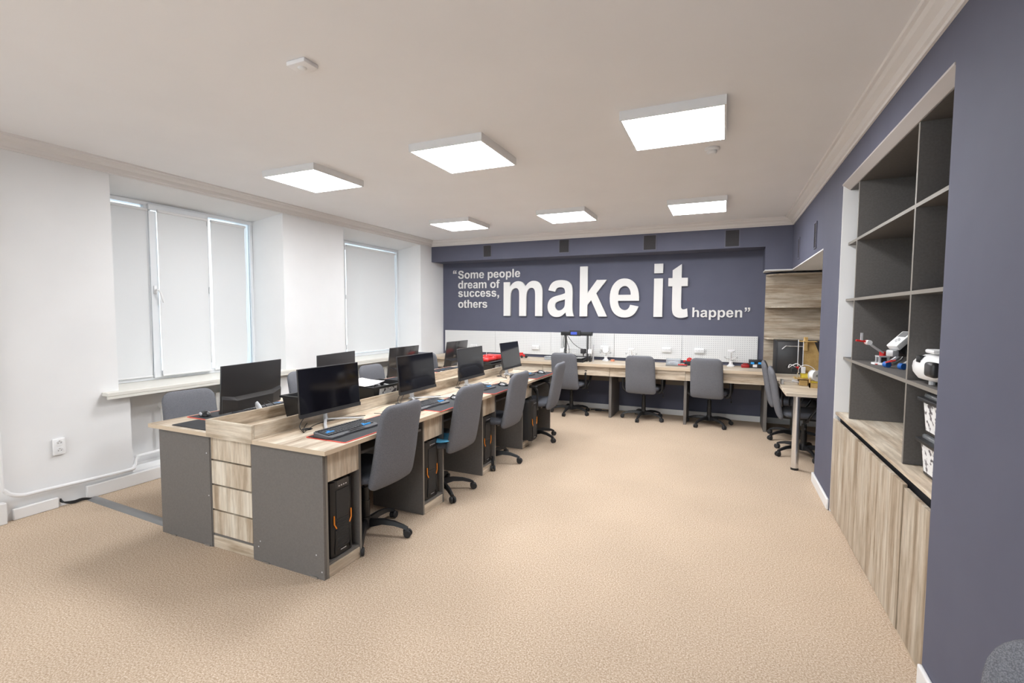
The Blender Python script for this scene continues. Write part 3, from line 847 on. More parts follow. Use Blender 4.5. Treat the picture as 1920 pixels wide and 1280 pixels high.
for i in (1, 2, 3): dup(P0, (XF, ped_y[i], 0), 0, lab[i])
lab2 = ['nearest', 'second', 'third', 'farthest']
for i in range(4):
    dup(P0, (-3.43, ped_y[i]+.282, 0), PI, '%s desk pedestal on the window side of the island' % lab2[i])
# large grey end panels and the four-drawer unit of the near end
t = thing('island_end_unit', 'near end of the desk island: grey boards beside four oak drawers', 'drawer unit', (-3.433, 1.930, 0))
bm = NB(); box(bm, 0, .507, 0, .0165, 0, .7245); obj('left_board', bm, 'grey', t, bevel=.001)
bm = NB(); box(bm, .887, 1.449, 0, .0165, 0, .7245); obj('right_board', bm, 'grey', t, bevel=.001)
bm = NB(); box(bm, .507, .515, .004, .40, .0, .7245); box(bm, .879, .887, .004, .40, 0, .7245); obj('carcass_side', bm, 'grey', t)
bm = NB(); box(bm, .516, .878, .035, .40, .08, .7245); obj('carcass', bm, 'black_soft', t)
zz = [(.568, .712), (.411, .558), (.250, .401), (.094, .240)]
for a, c in zz:
    bm = NB(); box(bm, .518, .876, .004, .022, a, c); obj('drawer', bm, 'wood_z', t, bevel=.001)
bm = NB(); box(bm, .516, .878, .008, .024, .078, .090); obj('rail', bm, 'grey', t)
bm = NB(); box(bm, .516, .878, .006, .022, .002, .077); obj('plinth', bm, 'wood_x', t)
bm = NB()
for x, z in ((.945, .125), (.93, .090), (1.39, .135), (1.43, .045), (.48, .60), (.49, .33)):
    cyl(bm, (x, .0, z), (x, -.0012, z), .0042, n=10)
obj('screw_caps', bm, 'silver', t)
for x in (.10, .44, .97, 1.35):
    bm = NB(); box(bm, x, x+.05, -.006, .0, .0, .010); obj('floor_glide', bm, 'steel', t)

# ------------------------------------------------------------------ computers
def tower(x, y, z, label, rz=0):
    t = thing('computer_tower', label, 'computer', (x, y, z), rz, 'black computer towers in the desk bays')
    w, d, h = .19, .42, .43
    bm = NB(); rbox(bm, -d, -.02, 0, w, .008, h, .004, 2); obj('case', bm, 'black_soft', t)
    bm = NB()   # front fascia, hexagonal in plan
    prism(bm, [(-.022, .0), (.004, .012), (.014, .030), (.014, w-.030), (.004, w-.012), (-.022, w)], .0, h+.006)
    obj('fascia', bm, 'black', t)
    bm = NB(); prism(bm, [(-.02, .02), (-.02, w-.02), (.022, w-.05), (.022, .05)], h-.03, h+.014); obj('top_port_panel', bm, 'satin', t)
    bm = NB(); box(bm, .013, .018, .045, w-.045, .225, h-.045); obj('drive_bay', bm, 'black_soft', t)
    bm = NB()
    for i in range(22): box(bm, .013, .0185, .046, w-.046, .045+i*.0078, .045+i*.0078+.0038)
    obj('grille', bm, M['fin'], t)
    for s, yy in ((1, .036), (-1, w-.036)):
        bm = NB(); mx_ = None
        pts = [(.0165, yy-.008*s, .245), (.0175, yy-.008*s, .195), (.019, yy+.008*s, .168)]
        tube(bm, pts, .0040, 6, smooth=False); obj('orange_accent', bm, 'orange', t)['label'] = 'orange trim line'
        bm = NB(); tube(bm, [(.016, yy+.004*s, .155), (.018, yy+.004*s, .10), (.018, yy-.002*s, .02)], .006, 6, smooth=False); obj('side_rail', bm, 'black', t)
    bm = NB(); box(bm, .0185, .0192, w/2-.022, w/2+.022, .030, .034); obj('badge', bm, 'silver', t)
    bm = NB()
    for i in range(4): box(bm, .016, .0225, .06+i*.018, .07+i*.018, h-.022, h-.016)
    obj('ports', bm, 'silver', t)
    return t
T0 = tower(XF-.03, ped_y[0]+.046, .083, 'black computer tower with orange trims in the nearest pedestal')
dup(T0, (XF-.03, ped_y[1]+.046, .083), 0, 'black computer tower in the second pedestal, beside the nearest chair')
dup(T0, (XF-.03, ped_y[2]+.046, .083), 0, 'black computer tower in the third pedestal bay from the front')
dup(T0, (XF+.075, ped_y[3]+.046, .083), 0, 'black computer tower sticking out of the farthest pedestal bay')
for i in range(4):
    dup(T0, (-3.43+.03, ped_y[i]+.282-.046, .083), PI, 'black computer tower on the window side of the island, %s bay' % lab2[i])

# ------------------------------------------------------------------ monitors
def monitor(x, y, zc, rz, tilt, label, shell='satin', z0=TZ):
    """screen faces local -y; zc is the height of the panel centre"""
    t = thing('monitor', label, 'monitor', (x, y, z0), rz, 'flat black monitors on the desk island')
    hc = zc-z0
    w, h = .525, .311
    mx = Matrix.Translation((0, 0, hc)) @ Matrix.Rotation(-tilt, 4, 'X')
    bm = NB(); rbox(bm, -w/2, w/2, -.004, .006, -h/2, h/2, .0025, 2, mx); obj('panel', bm, shell, t)
    bm = NB(); box(bm, -w/2+.004, w/2-.004, -.0052, -.004, -h/2+.026, h/2-.004, mx); obj('screen', bm, 'screen', t)
    bm = NB(); box(bm, -w/2, w/2, -.009, -.004, -h/2, -h/2+.024, mx); obj('chin', bm, 'black_soft', t)
    bm = NB()
    prof = [(.006, -h/2+.004), (.030, -h/2+.010), (.034, -h/2+.085), (.006, -h/2+.125)]
    # back housing: wide wedge with a slanting upper face
    n = 2
    A = [(-w/2+.004, 0), (-w*.30, 1), (w*.30, 1), (w/2-.004, 0)]
    vv = []
    for xx, k_ in A:
        hz = .118 if k_ == 0 else .098
        dp = .014 if k_ == 0 else .036
        vv.append([bm.verts.new(mx @ Vector(p)) for p in ((xx, .006, -h/2+.003), (xx, dp, -h/2+.008), (xx, dp, -h/2+hz-.022), (xx, .006, -h/2+hz))])
    for p, q in zip(vv, vv[1:]):
        for j in range(4): bm.faces.new((p[j], q[j], q[(j+1) % 4], p[(j+1) % 4]))
    bm.faces.new(vv[0]); bm.faces.new(vv[-1][::-1])
    obj('back_housing', bm, shell, t, smooth=0)
    pb = mx @ Vector((0, .03, -h/2+.03))
    bm = NB(); tube(bm, [pb, (0, .055, hc-h/2-.01), (0, .050, .012)], .011, 10, k=4, flat=1.9); obj('stand_neck', bm, 'stand', t)
    bm = NB()
    tube(bm, [(0, .050, .012), (-.10, -.05, .011), (-.20, -.165, .008)], .010, 8, k=4, flat=.7)
    tube(bm, [(0, .050, .012), (.09, -.04, .011), (.17, -.13, .008)], .008, 8, k=4, flat=.7)
    tube(bm, [(0, .050, .010), (0, .085, .008)], .009, 8, smooth=False)
    obj('stand_foot', bm, 'stand', t)
    bm = NB()
    tube(bm, [mx @ Vector((-.10, .032, -h/2+.03)), (-.16, .06, .06), (-.24, .02, .016), (-.30, -.085, .004)], .0026, 6, k=5)
    tube(bm, [mx @ Vector((-.06, .032, -h/2+.03)), (-.06, .09, .05), (-.18, .04, .006), (-.30, -.080, .004)], .0026, 6, k=5)
    tube(bm, [(-.30, -.085, .004), (-.10, .02, .004), (.12, .005, .004), (.24, -.08, .004)], .0024, 6, k=5)
    obj('cables', bm, 'black', t)
    return t
monitor(-2.405, 2.423, .975, 1.548, .06, 'nearest monitor of the aisle side, its dark screen mirroring the room')
monitor(-2.358, 3.348, .981, 1.584, .104, 'second monitor of the aisle side, dark screen, behind the nearest chair')
monitor(-2.318, 4.22, .986, 1.581, .085, 'third monitor of the aisle side, in front of the red machine in the tray')
monitor(-2.305, 5.17, .989, 1.581, .158, 'farthest monitor of the aisle side, leaning slightly back')
monitor(-2.965, 2.272, .985, 1.726+PI, .06, 'nearest monitor of the window side, its dark back to the camera', 'satin')
monitor(-2.97, 3.068, .990, 1.739+PI, .0, 'second monitor of the window side, half hidden behind another screen', 'satin')
monitor(-3.122, 4.187, .972, 1.599+PI, .118, 'third monitor of the window side with a glossy mirroring back', 'gloss')
monitor(-3.077, 5.21, .980, 1.583+PI, .136, 'farthest monitor of the window side with a glossy back reflecting red', 'gloss')

# ------------------------------------------------------------------ mouse mats, keyboards, mice
def mouse_mat(x0, x1, y0, y1, label, edge=True, z=TZ, rz=0.0):
    t = thing('mouse_mat', label, 'mouse mat', ((x0+x1)/2, (y0+y1)/2, z), rz, 'large black mouse mats')
    w, h = abs(x1-x0), abs(y1-y0)
    bm = NB(); prism(bm, rrect(w-.010, h-.010, .012), .0004, .0036); obj('mat_sheet', bm, 'mat', t)
    if edge:
        bm = NB()
        o_, i_ = rrect(w, h, .016), rrect(w-.012, h-.012, .012)
        vo = [[bm.verts.new((a, c, z_)) for a, c in o_] for z_ in (0.0002, .0038)]; vi = [[bm.verts.new((a, c, z_)) for a, c in i_] for z_ in (0.0002, .0040)]
        n = len(o_)
        for j in range(n):
            k_ = (j+1) % n
            bm.faces.new((vo[0][j], vo[0][k_], vo[1][k_], vo[1][j])); bm.faces.new((vo[1][j], vo[1][k_], vi[1][k_], vi[1][j])); bm.faces.new((vi[1][j], vi[1][k_], vi[0][k_], vi[0][j]))
        obj('stitched_edge', bm, 'red_edge', t)['label'] = 'red stitched edge'
    return t
def keyboard(x, y, rz, label, z=TZ+.004):
    """user sits on local -y; 0.47 x 0.17"""
    t = thing('keyboard', label, 'keyboard', (x, y, z), rz, 'black keyboards with blue arrow keys'); t.scale = (.88, .90, .9)
    bm = NB()
    out = [(-.235, -.055), (-.215, -.085), (-.12, -.085), (-.10, -.078), (.09, -.078), (.11, -.085), (.215, -.085), (.235, -.055), (.235, .060), (.22, .082), (-.22, .082), (-.235, .060)]
    prism(bm, out, .0, .014); 
    for v in bm.verts:
        if v.co.z > .01: v.co.z += (v.co.y+.085)*.10
    obj('body', bm, 'kbody', t, bevel=.002)
    bm = NB(); bb = NB()
    def kz(yy): return .014+(yy+.085)*.10
    rows = [(.068, 17), (.040, 18), (.021, 18), (.002, 18), (-.017, 18), (-.036, 16)]
    blue = {(2, 2), (3, 1), (3, 2), (3, 3), (4, 14), (5, 12), (5, 13), (5, 14)}
    for ri, (yy, n) in enumerate(rows):
        for c_ in range(n):
            xw = .43/n
            xx = -.215+xw*(c_+.5)
            tgt = bb if (ri, c_) in blue else bm
            z_ = kz(yy)
            box(tgt, xx-xw*.40, xx+xw*.40, yy-.0078, yy+.0078, z_-.002, z_+.006)
    o = obj('keys', bm, 'key', t, smooth=0); o['kind'] = 'stuff'
    o = obj('blue_keys', bb, 'blue_key', t, smooth=0); o['label'] = 'bright blue letter and arrow keys'
    bm = NB(); box(bm, -.05, .09, -.074, -.052, .0142, .0185); obj('space_rest', bm, 'satin', t)
    return t
def mouse(x, y, rz, label, z=TZ+.004):
    t = thing('computer_mouse', label, 'mouse', (x, y, z), rz, 'black and silver mice')
    bm = NB(); ball(bm, (0, 0, .006), .033, .060, .030, 18, 12)
    for v in bm.verts:
        v.co.z = max(v.co.z, .0); v.co.x *= 1 - .25*math.exp(-(v.co.y/.02)**2)
    obj('shell', bm, 'black', t)
    for s in (-1, 1):
        bm = NB(); ball(bm, (s*.024, -.012, .013), .008, .036, .012, 12, 8); obj('side_grip', bm, 'silver', t)
    bm = NB(); cyl(bm, (-.003, .030, .030), (.003, .030, .030), .008, n=12); obj('scroll_wheel', bm, 'black_soft', t)
    bm = NB(); tube(bm, [(0, .055, .008), (-.03, .11, .003), (-.10, .16, .003), (-.16, .17, .003)], .002, 6); obj('cord', bm, 'black', t)
    return t
wd = ['nearest', 'second', 'third', 'farthest']
ms = [(-2.235, -1.932, 2.045, 2.76), (-2.165, -1.905, 3.00, 3.66), (-2.15, -1.885, 3.87, 4.50), (-2.15, -1.90, 4.97, 5.66)]
kb = [(-2.115, 2.262, PI/2-.03), (-2.12, 3.15, PI/2-.06), (-2.12, 4.02, PI/2-.05), (-2.13, 5.12, PI/2-.04)]
mo = [(-2.10, 2.62, .3), (-2.075, 3.50, 1.25), (-2.03, 4.36, 1.3), (-2.03, 5.47, 1.3)]
for i in range(4):
    mouse_mat(*ms[i], 'black mouse mat with a red edge on the aisle side, %s desk' % wd[i])
    keyboard(*kb[i], 'black keyboard with blue keys on the aisle side, %s desk' % wd[i])
    mouse(*mo[i], 'black mouse with silver sides on the aisle side, %s desk' % wd[i])
# window side
for i, (x0, x1, y0, y1) in enumerate([(-3.42, -3.12, 2.10, 2.80), (-3.42, -3.15, 3.25, 3.85), (-3.42, -3.15, 4.15, 4.85), (-3.42, -3.15, 5.0, 5.6)]):
    mouse_mat(x0, x1, y0, y1, 'black mouse mat with a red edge on the window side, %s desk' % wd[i])
    keyboard(-3.19, [2.52, 3.42, 4.45, 5.26][i], -PI/2-.02, 'black keyboard with blue keys on the window side, %s desk' % wd[i])
mouse(-3.335, 2.18, -1.9, 'black mouse with silver sides on the near corner mat of the window side')
t = mouse_mat(-3.27, -2.89, 1.905, 2.09, 'plain black mat without red edge at the near corner of the desk', edge=False)
bm = NB(); ball(bm, (0, 0, .010), .020, .034, .012); tag(obj('usb_receiver_dock', bm, 'black', None, (-2.945, 1.955, TZ+.004)), 'small black gadget on the plain mat against the oak tray', 'gadget')

# ------------------------------------------------------------------ things in the middle tray
def bin_box(x, y, w, l, h, label, z=TZ+.006, rz=0, lab_side=True):
    t = thing('storage_bin', label, 'bin', (x, y, z), rz, 'black open bins in the middle tray')
    bm = NB()
    k_ = .88; th = .003
    def ring(s, zz): return [(-w/2*s, -l/2*s, zz), (w/2*s, -l/2*s, zz), (w/2*s, l/2*s, zz), (-w/2*s, l/2*s, zz)]
    R_ = [[bm.verts.new(p) for p in ring(k_, 0)], [bm.verts.new(p) for p in ring(1, h)], [bm.verts.new(p) for p in ring(.96, h)], [bm.verts.new(p) for p in ring(k_-.03, .004)]]
    for a, c in zip(R_, R_[1:]):
        for j in range(4): bm.faces.new((a[j], a[(j+1) % 4], c[(j+1) % 4], c[j]))
    bm.faces.new(R_[0][::-1]); bm.faces.new(R_[3])
    obj('tub', bm, 'black', t)
    bm = NB()
    for d in ((-w/2-.012, w/2+.012, -l/2-.012, -l/2+.002), (-w/2-.012, w/2+.012, l/2-.002, l/2+.012), (-w/2-.012, -w/2+.002, -l/2, l/2), (w/2-.002, w/2+.012, -l/2, l/2)):
        box(bm, d[0], d[1], d[2], d[3], h-.012, h+.004)
    obj('rim', bm, 'black', t, bevel=.002)
    if lab_side:
        bm = NB()
        a = Vector((w/2*.94+.003, -l*.33, h*.42)); c = Vector((w/2*.94+.003, l*.20, h*.42)); s_ = Vector((w/2*.055, 0, h*.44))
        vs4 = [bm.verts.new(p) for p in (a, c, c+s_, a+s_)] + [bm.verts.new(p-Vector((.002, 0, 0))) for p in (a, c, c+s_, a+s_)]
        for q in ((0, 1, 2, 3), (7, 6, 5, 4), (0, 4, 5, 1), (1, 5, 6, 2), (2, 6, 7, 3), (3, 7, 4, 0)): bm.faces.new([vs4[j] for j in q])
        obj('label_card', bm, 'print', t)
    bm = NB()
    for j in range(26):
        cx, cy = random.uniform(-w*.34, w*.34), random.uniform(-l*.38, l*.38)
        mx_ = Matrix.Translation((cx, cy, h*.55+random.uniform(0, h*.22))) @ Matrix.Rotation(random.uniform(0, 3), 4, 'Z') @ Matrix.Rotation(random.uniform(-.5, .5), 4, 'X')
        box(bm, -.03, .03, -.008, .008, -.006, .006, mx_)
    o = obj('building_parts', bm, 'silver' if lab_side else 'grey', t, smooth=0); o['kind'] = 'stuff'
    return t
bin_box(-2.665, 2.55, .27, .36, .150, 'black bin behind the nearest monitor, hooked in the oak tray')
bin_box(-2.665, 3.20, .29, .42, .135, 'black bin full of grey parts with a printed card, paper on top')
bin_box(-2.665, 5.34, .28, .44, .118, 'black bin under the red robot in the far end of the tray')
bm = NB()
nn = 8
g = [[bm.verts.new((i*.21/nn-.105, j*.297*1.25/nn-.185, .010*math.sin(i*.5)*math.sin(j*.45))) for j in range(nn+1)] for i in range(nn+1)]
for i in range(nn):
    for j in range(nn): bm.faces.new((g[i][j], g[i+1][j], g[i+1][j+1], g[i][j+1]))
o = obj('paper_sheet', bm, 'scribble', None, (-2.72, 3.10, .912), rot=(-.02, .12, .25))
md = o.modifiers.new('s', 'SOLIDIFY'); md.thickness = .001
tag(o, 'curling sheet of paper with pinkish drawing lying on the parts bin', 'paper')

# red robot body on the far bin
t = thing('red_machine', 'bright red plastic machine cover lying on the far bin of the tray', 'machine', (-2.69, 5.34, .882), 0)
bm = NB(); rbox(bm, -.15, .15, -.22, .22, 0, .014, .005, 2); obj('base_plate', bm, 'black_soft', t)
bm = NB(); rbox(bm, -.11, .11, -.20, .02, .014, .055, .016, 3); ball(bm, (0, -.12, .05), .09, .09, .025); obj('front_cowl', bm, 'red', t)
bm = NB(); rbox(bm, -.10, .10, .04, .20, .014, .075, .014, 3); obj('rear_cowl', bm, 'red', t)
bm = NB(); cyl(bm, (.05, -.02, .03), (.05, .06, .05), .012, n=8); cyl(bm, (.0, -.05, .07), (.0, -.05, .12), .004, n=6); obj('antenna', bm, 'silver', t)

# ------------------------------------------------------------------ office chairs
def chair_proto():
    """seated person looks towards local +y"""
    t = thing('office_chair', 'x', 'chair', (0, 0, 0), 0, 'grey fabric swivel chairs')
    # backrest
    bm = NB()
    w, h, th = .400, .540, .050
    def dense(pl):
        out = []
        for p_, q_ in zip(pl, pl[1:]+pl[:1]):
            k_ = max(1, int(math.hypot(q_[0]-p_[0], q_[1]-p_[1])/.035))
            for j in range(k_): out.append((p_[0]+(q_[0]-p_[0])*j/k_, p_[1]+(q_[1]-p_[1])*j/k_))
        return out
    def hull(tr, br):
        o_ = rrect(w, h, tr, 7); u_ = rrect(w, h, br, 7)
        return dense([p_ for p_ in o_ if p_[1] > 0] + [p_ for p_ in u_ if p_[1] < 0])
    top_ = [p_ for p_ in rrect(w, h, .078, 7)]
    outl = []
    seq = []
    for sx, sy, a0, r_ in ((1, 1, 0, .078), (-1, 1, 90, .078), (-1, -1, 180, .040), (1, -1, 270, .040)):
        for i in range(8):
            a_ = math.radians(a0 + 90*i/7)
            seq.append((sx*(w/2-r_) + r_*math.cos(a_), sy*(h/2-r_) + r_*math.sin(a_)))
    outl = dense(seq)
    def bend(v):
        zz = v.z/(h/2)
        v.x *= 1 - .03*zz
        v.y += .016*max(0, -zz)**2 - .012*max(0, zz)**2 + .018*(v.x/(w/2))**2
        return v
    pillow(bm, outl, th/2, bend, Matrix.Translation((0, -.285, .655)) @ Matrix.Rotation(.150, 4, 'X'))
    obj('backrest', bm, 'cloth', t, smooth=80)
    # seat
    bm = NB()
    pillow(bm, dense(rrect(.455, .45, .10, 7)), .028, lambda v: Vector((v.x, v.y+.01, v.z+.452 - .25*max(0, v.y-.12)**1.6)), None, axis='z')
    obj('seat', bm, 'seat_cloth', t, smooth=80)
    bm = NB(); rbox(bm, -.10, .10, -.12, .12, .385, .418, .01, 2); obj('seat_plate', bm, 'black', t)
    bm = NB(); tube(bm, [(0, -.05, .392), (0, -.17, .388), (0, -.215, .41), (0, -.235, .45)], .010, 10, k=5, flat=1.6); obj('back_bracket', bm, 'black', t)
    bm = NB(); cyl(bm, (0, 0, .075), (0, 0, .24), .029, n=18); cyl(bm, (0, 0, .24), (0, 0, .33), .025, n=18); cyl(bm, (0, 0, .33), (0, 0, .388), .014, n=14)
    obj('gas_column', bm, 'black', t)
    bm = NB(); cyl(bm, (0, 0, .058), (0, 0, .128), .044, .034, n=20); obj('hub', bm, 'black', t)
    bm = NB(); cyl(bm, (.10, 0, .40), (.255, -.01, .395), .005, n=8); cyl(bm, (.235, -.01, .395), (.262, -.01, .394), .011, n=10)
    tube(bm, [(.262, -.01, .394), (.268, -.012, .36), (.268, -.012, .345)], .003, 6); ball(bm, (.268, -.012, .335), .011, .011, .013, 10, 6)
    obj('lever', bm, 'black', t)
    arm_me = cast_me = None
    for i in range(5):
        bm = NB()
        secs = [(.030, .085, .024, .030), (.12, .098, .019, .020), (.20, .090, .017, .016), (.262, .072, .016, .013), (.292, .058, .015, .011)]
        rings = []
        for r_, z_, hw, hh in secs:
            rings.append([bm.verts.new((r_, a_*hw, z_+b_*hh)) for a_, b_ in ((-1, -.8), (-.6, .8), (0, 1), (.6, .8), (1, -.8), (.5, -1), (-.5, -1))])
        for a_, b_ in zip(rings, rings[1:]):
            for j in range(7): bm.faces.new((a_[j], b_[j], b_[(j+1) % 7], a_[(j+1) % 7]))
        bm.faces.new(rings[0]); bm.faces.new(rings[-1][::-1])
        a = obj('base_arm', bm, 'black', t, rot=(0, 0, i*2*PI/5))
        bm = NB()
        cyl(bm, (.285, 0, .038), (.285, 0, .066), .007, n=8)
        box(bm, .262, .300, -.006, .006, .020, .050)
        for s in (-1, 1):
            lathe(bm, [(.010, 0), (.024, .001), (.0265, .006), (.0265, .013), (.022, .018), (.008, .019)], 16, Matrix.Translation((.292, s*.004, .0265)) @ Matrix.Rotation(-s*PI/2, 4, 'X'))
        obj('caster', bm, 'black_soft', a)
    return t
def chair_arms(t):
    for s in (-1, 1):
        bm = NB()
        tube(bm, [(s*.215, -.11, .40), (s*.262, -.12, .44), (s*.268, -.125, .55), (s*.262, -.11, .635), (s*.262, -.03, .655), (s*.262, .09, .645), (s*.265, .11, .60), (s*.262, .03, .46), (s*.215, .01, .40)], .011, 8, k=6, flat=1.5)
        obj('armrest', bm, 'black', t)
        bm = NB(); rbox(bm, s*.262-.024, s*.262+.024, -.12, .10, .650, .674, .010, 3); obj('arm_pad', bm, 'black_soft', t)
def place(t, x, y, ang, base_deg, label, z=0):
    """ang: direction the sitter looks, degrees from +x; base_deg: world angle of one base arm"""
    t.location = (x, y, z); t.rotation_euler = (0, 0, math.radians(ang-90)); t['label'] = label
    k_ = 0
    for c in t.children:
        if c.name.startswith('base_arm'):
            c.rotation_euler = (0, 0, math.radians(base_deg-(ang-90)+72*k_)); k_ += 1
    return t
A_ = chair_proto()
chairs = [(-2.160, 2.465, 179, -55, 'nearest grey office chair of the aisle side, pushed up to the front desk', 0),
 (-2.140, 3.335, 178, -36, 'second grey office chair of the aisle side, a light blue cloth on its seat', 0),
 (-2.100, 4.235, 179, 12, 'third grey office chair of the aisle side from the front', 0),
 (-3.69, 2.44, -8, 20, 'nearest grey chair on the window side, beside the radiator', 0),
 (-3.42, 3.42, 0, 0, 'second grey chair on the window side, hidden behind two monitors', 0),
 (-3.37, 4.33, 0, 40, 'third grey chair on the window side, in front of the far radiator', 0),
 (-3.93, 6.10, 88, 0, 'grey chair in the far left corner facing the back worktop', 0),
 (-2.86, 6.30, 88, 10, 'grey chair between the island end and the worktop, behind the red machine', 0)]
arm_chairs = [(-2.035, 5.24, 184, -18, 'farthest grey office chair of the aisle side, turned slightly, with arm loops', 0),
 (-2.055, 6.84, 84, -95, 'grey office chair at the back worktop in front of the black printer', 0),
 (-1.010, 6.89, 87, -98, 'grey office chair in the middle of the back worktop', 0),
 (-.150, 6.88, 82, -50, 'right grey office chair of the back worktop, facing the navy wall', 0),
 (.800, 5.80, -3, 212, 'grey office chair pushed under the alcove table beside its chrome leg', 0),
 (.780, 6.50, -4, 212, 'farther grey office chair at the alcove table near the black cabinet', 0)]
for i, a in enumerate(chairs):
    c = A_ if i == 0 else dup(A_, (0, 0, 0), 0, '')
    if i > 0: place(c, *a)
B_ = dup(A_, (0, 0, 0), 0, ''); chair_arms(B_)
for i, a in enumerate(arm_chairs):
    c = B_ if i == 0 else dup(B_, (0, 0, 0), 0, '')
    if i > 0: place(c, *a)
place(A_, *chairs[0]); place(B_, *arm_chairs[0])
for nm_, dz_ in (('nearest grey chair on the window', .075), ('third grey chair on the window', .03)):
    for o_ in [o_ for o_ in C.objects if str(o_.get('label', '')).startswith(nm_)]:
        for c_ in o_.children:
            if c_.name.split('.')[0] in ('backrest', 'seat', 'seat_plate', 'back_bracket', 'lever'): c_.location.z -= dz_
F = dup(A_, (0, 0, 0), 0, '')
for c_ in F.children:
    if c_.name.split('.')[0] in ('backrest', 'seat', 'seat_plate', 'back_bracket', 'lever'): c_.location.z += .035
place(F, .385, .70, -130, 30, 'grey chair cut off in the lower right corner by the navy wall', 0)
# cloth on second chair
bm = NB(); g = [[bm.verts.new((i*.05-.15, j*.05-.12, .012+.010*math.sin(i*1.1+j)*math.cos(j*1.7))) for j in range(6)] for i in range(7)]
for i in range(6):
    for j in range(5): bm.faces.new((g[i][j], g[i+1][j], g[i+1][j+1], g[i][j+1]))
o = obj('blue_cloth', bm, 'sky', None, (-2.06, 3.20, .487)); md = o.modifiers.new('s', 'SOLIDIFY'); md.thickness = .006
tag(o, 'crumpled light blue cloth on the seat of the second aisle chair', 'cloth')
t = thing('blue_backpack', 'dark blue bag standing on the seat of the corner chair', 'bag', (.50, .80, .487))
bm = NB(); rbox(bm, -.09, .09, -.05, .05, 0, .36, .04, 4); ball(bm, (0, 0, .35), .08, .045, .05)
obj('sack', bm, 'dark_blue', t, smooth=60)
bm = NB(); tube(bm, [(-.03, 0, .385), (-.02, 0, .43), (.02, 0, .43), (.03, 0, .385)], .006, 8); obj('handle', bm, 'black', t)

# ------------------------------------------------------------------ black acrylic printer on the back worktop
t = thing('acrylic_printer', 'black open-frame three-dimensional printer with a blue display on the back worktop', 'printer', (-2.02, 6.96, BZ))
w2 = .215
bm = NB()
for s in (-1, 1):
    box(bm, s*w2-.012, s*w2+.012, -.04, .04, 0, .085)
    box(bm, s*(w2-.045)-.003, s*(w2-.045)+.003, -.05, .05, 0, .43)
obj('frame_uprights', bm, 'black', t)
bm = NB(); rbox(bm, -w2-.022, w2+.022, -.045, .045, .385, .440, .004, 2); obj('top_bridge', bm, 'black', t)
bm = NB(); rbox(bm, -.095, .075, -.060, -.046, .380, .462, .004, 2); obj('control_panel', bm, 'black_soft', t)
bm = NB(); box(bm, -.075, .02, -.0615, -.060, .400, .440); obj('display', bm, 'lcd', t)['label'] = 'small lit blue display'
for s in (-1, 1):
    bm = NB(); cyl(bm, (s*w2, -.012, .06), (s*w2, -.012, .39), .005, n=8); cyl(bm, (s*w2+s*.018, -.03, .06), (s*w2+s*.018, -.03, .39), .004, n=8); obj('z_rods', bm, 'chrome', t)
    bm = NB(); rbox(bm, s*w2-.030, s*w2+.030, -.045, .015, .12, .185, .006, 2); obj('axis_block', bm, 'white_pl', t)
bm = NB(); cyl(bm, (-w2, -.02, .135), (w2, -.02, .135), .004, n=8); cyl(bm, (-w2, -.02, .175), (w2, -.02, .175), .004, n=8); obj('x_rods', bm, 'chrome', t)
bm = NB(); rbox(bm, .08, .15, -.07, .0, .12, .19, .006, 2); cyl(bm, (.115, -.03, .13), (.115, -.03, .07), .012, .004, n=10); obj('print_head', bm, 'black_soft', t)
bm = NB(); box(bm, -.11, .11, -.13, .11, .045, .055); obj('print_bed', bm, 'steel', t)
bm = NB(); box(bm, -.16, .16, -.20, -.185, 0, .035); box(bm, -.16, .16, .16, .175, 0, .035); box(bm, -.15, -.13, -.19, .17, .0, .03); box(bm, .13, .15, -.19, .17, 0, .03); obj('base_frame', bm, 'black', t)
bm = NB()
tube(bm, [(-.15, .0, .39), (-.05, -.02, .27), (.05, -.02, .2), (.10, -.03, .19)], .004, 6)
tube(bm, [(-.16, .0, .39), (-.14, -.02, .28), (-.11, -.03, .20), (-.11, -.02, .10)], .004, 6)
tube(bm, [(-.19, .0, .39), (-.20, -.02, .30), (-.19, -.02, .2)], .004, 6)
tube(bm, [(-.10, -.08, .07), (-.06, -.1, .11), (.0, -.09, .10), (.03, -.06, .06)], .004, 6)
obj('wiring', bm, 'black', t)
bm = NB(); cyl(bm, (w2+.028, .05, .0), (w2+.028, .05, .25), .012, n=10); obj('power_supply_tube', bm, 'silver', t)

# soldering helpers (magnifier on a round foot)
def helper(x, y, label, up=1.0):
    t = thing('magnifier_stand', label, 'magnifier', (x, y, BZ), 0, 'white magnifier stands on the back worktop')
    bm = NB(); lathe(bm, [(.052, 0), (.052, .010), (.040, .018), (.026, .030), (.022, .055), (.026, .062), (.018, .070)], 22); obj('foot', bm, 'white_pl', t)
    bm = NB(); tube(bm, [(0, 0, .065), (.004, 0, .12), (0, -.01, .17*up)], .005, 8); tube(bm, [(-.07, -.02, .11), (-.02, -.01, .10), (.04, -.01, .11), (.075, -.02, .13)], .004, 8); obj('arm', bm, 'chrome', t)
    bm = NB()
    mx_ = Matrix.Translation((0, -.015, .195*up)) @ Matrix.Rotation(1.15 if up < 1 else .22, 4, 'X')
    lathe(bm, [(.040, -.006), (.046, -.006), (.046, .006), (.040, .006)], 24, mx_); obj('lens_ring', bm, 'white_pl', t)
    bm = NB(); lathe(bm, [(.040, -.002), (.040, .002)], 24, mx_); obj('lens', bm, 'glass', t)
    bm = NB()
    for s in (-1, 1): box(bm, s*.075-.012, s*.075+.012, -.026, -.014, .112, .135)
    obj('clips', bm, 'steel', t)
helper(-1.625, 7.18, 'white magnifier stand between the printer and the middle chair', .85)
helper(-1.24, 7.17, 'white magnifier stand half hidden behind the middle chair')
helper(.10, 7.18, 'white magnifier stand on the worktop right of the right chair', 1.1)
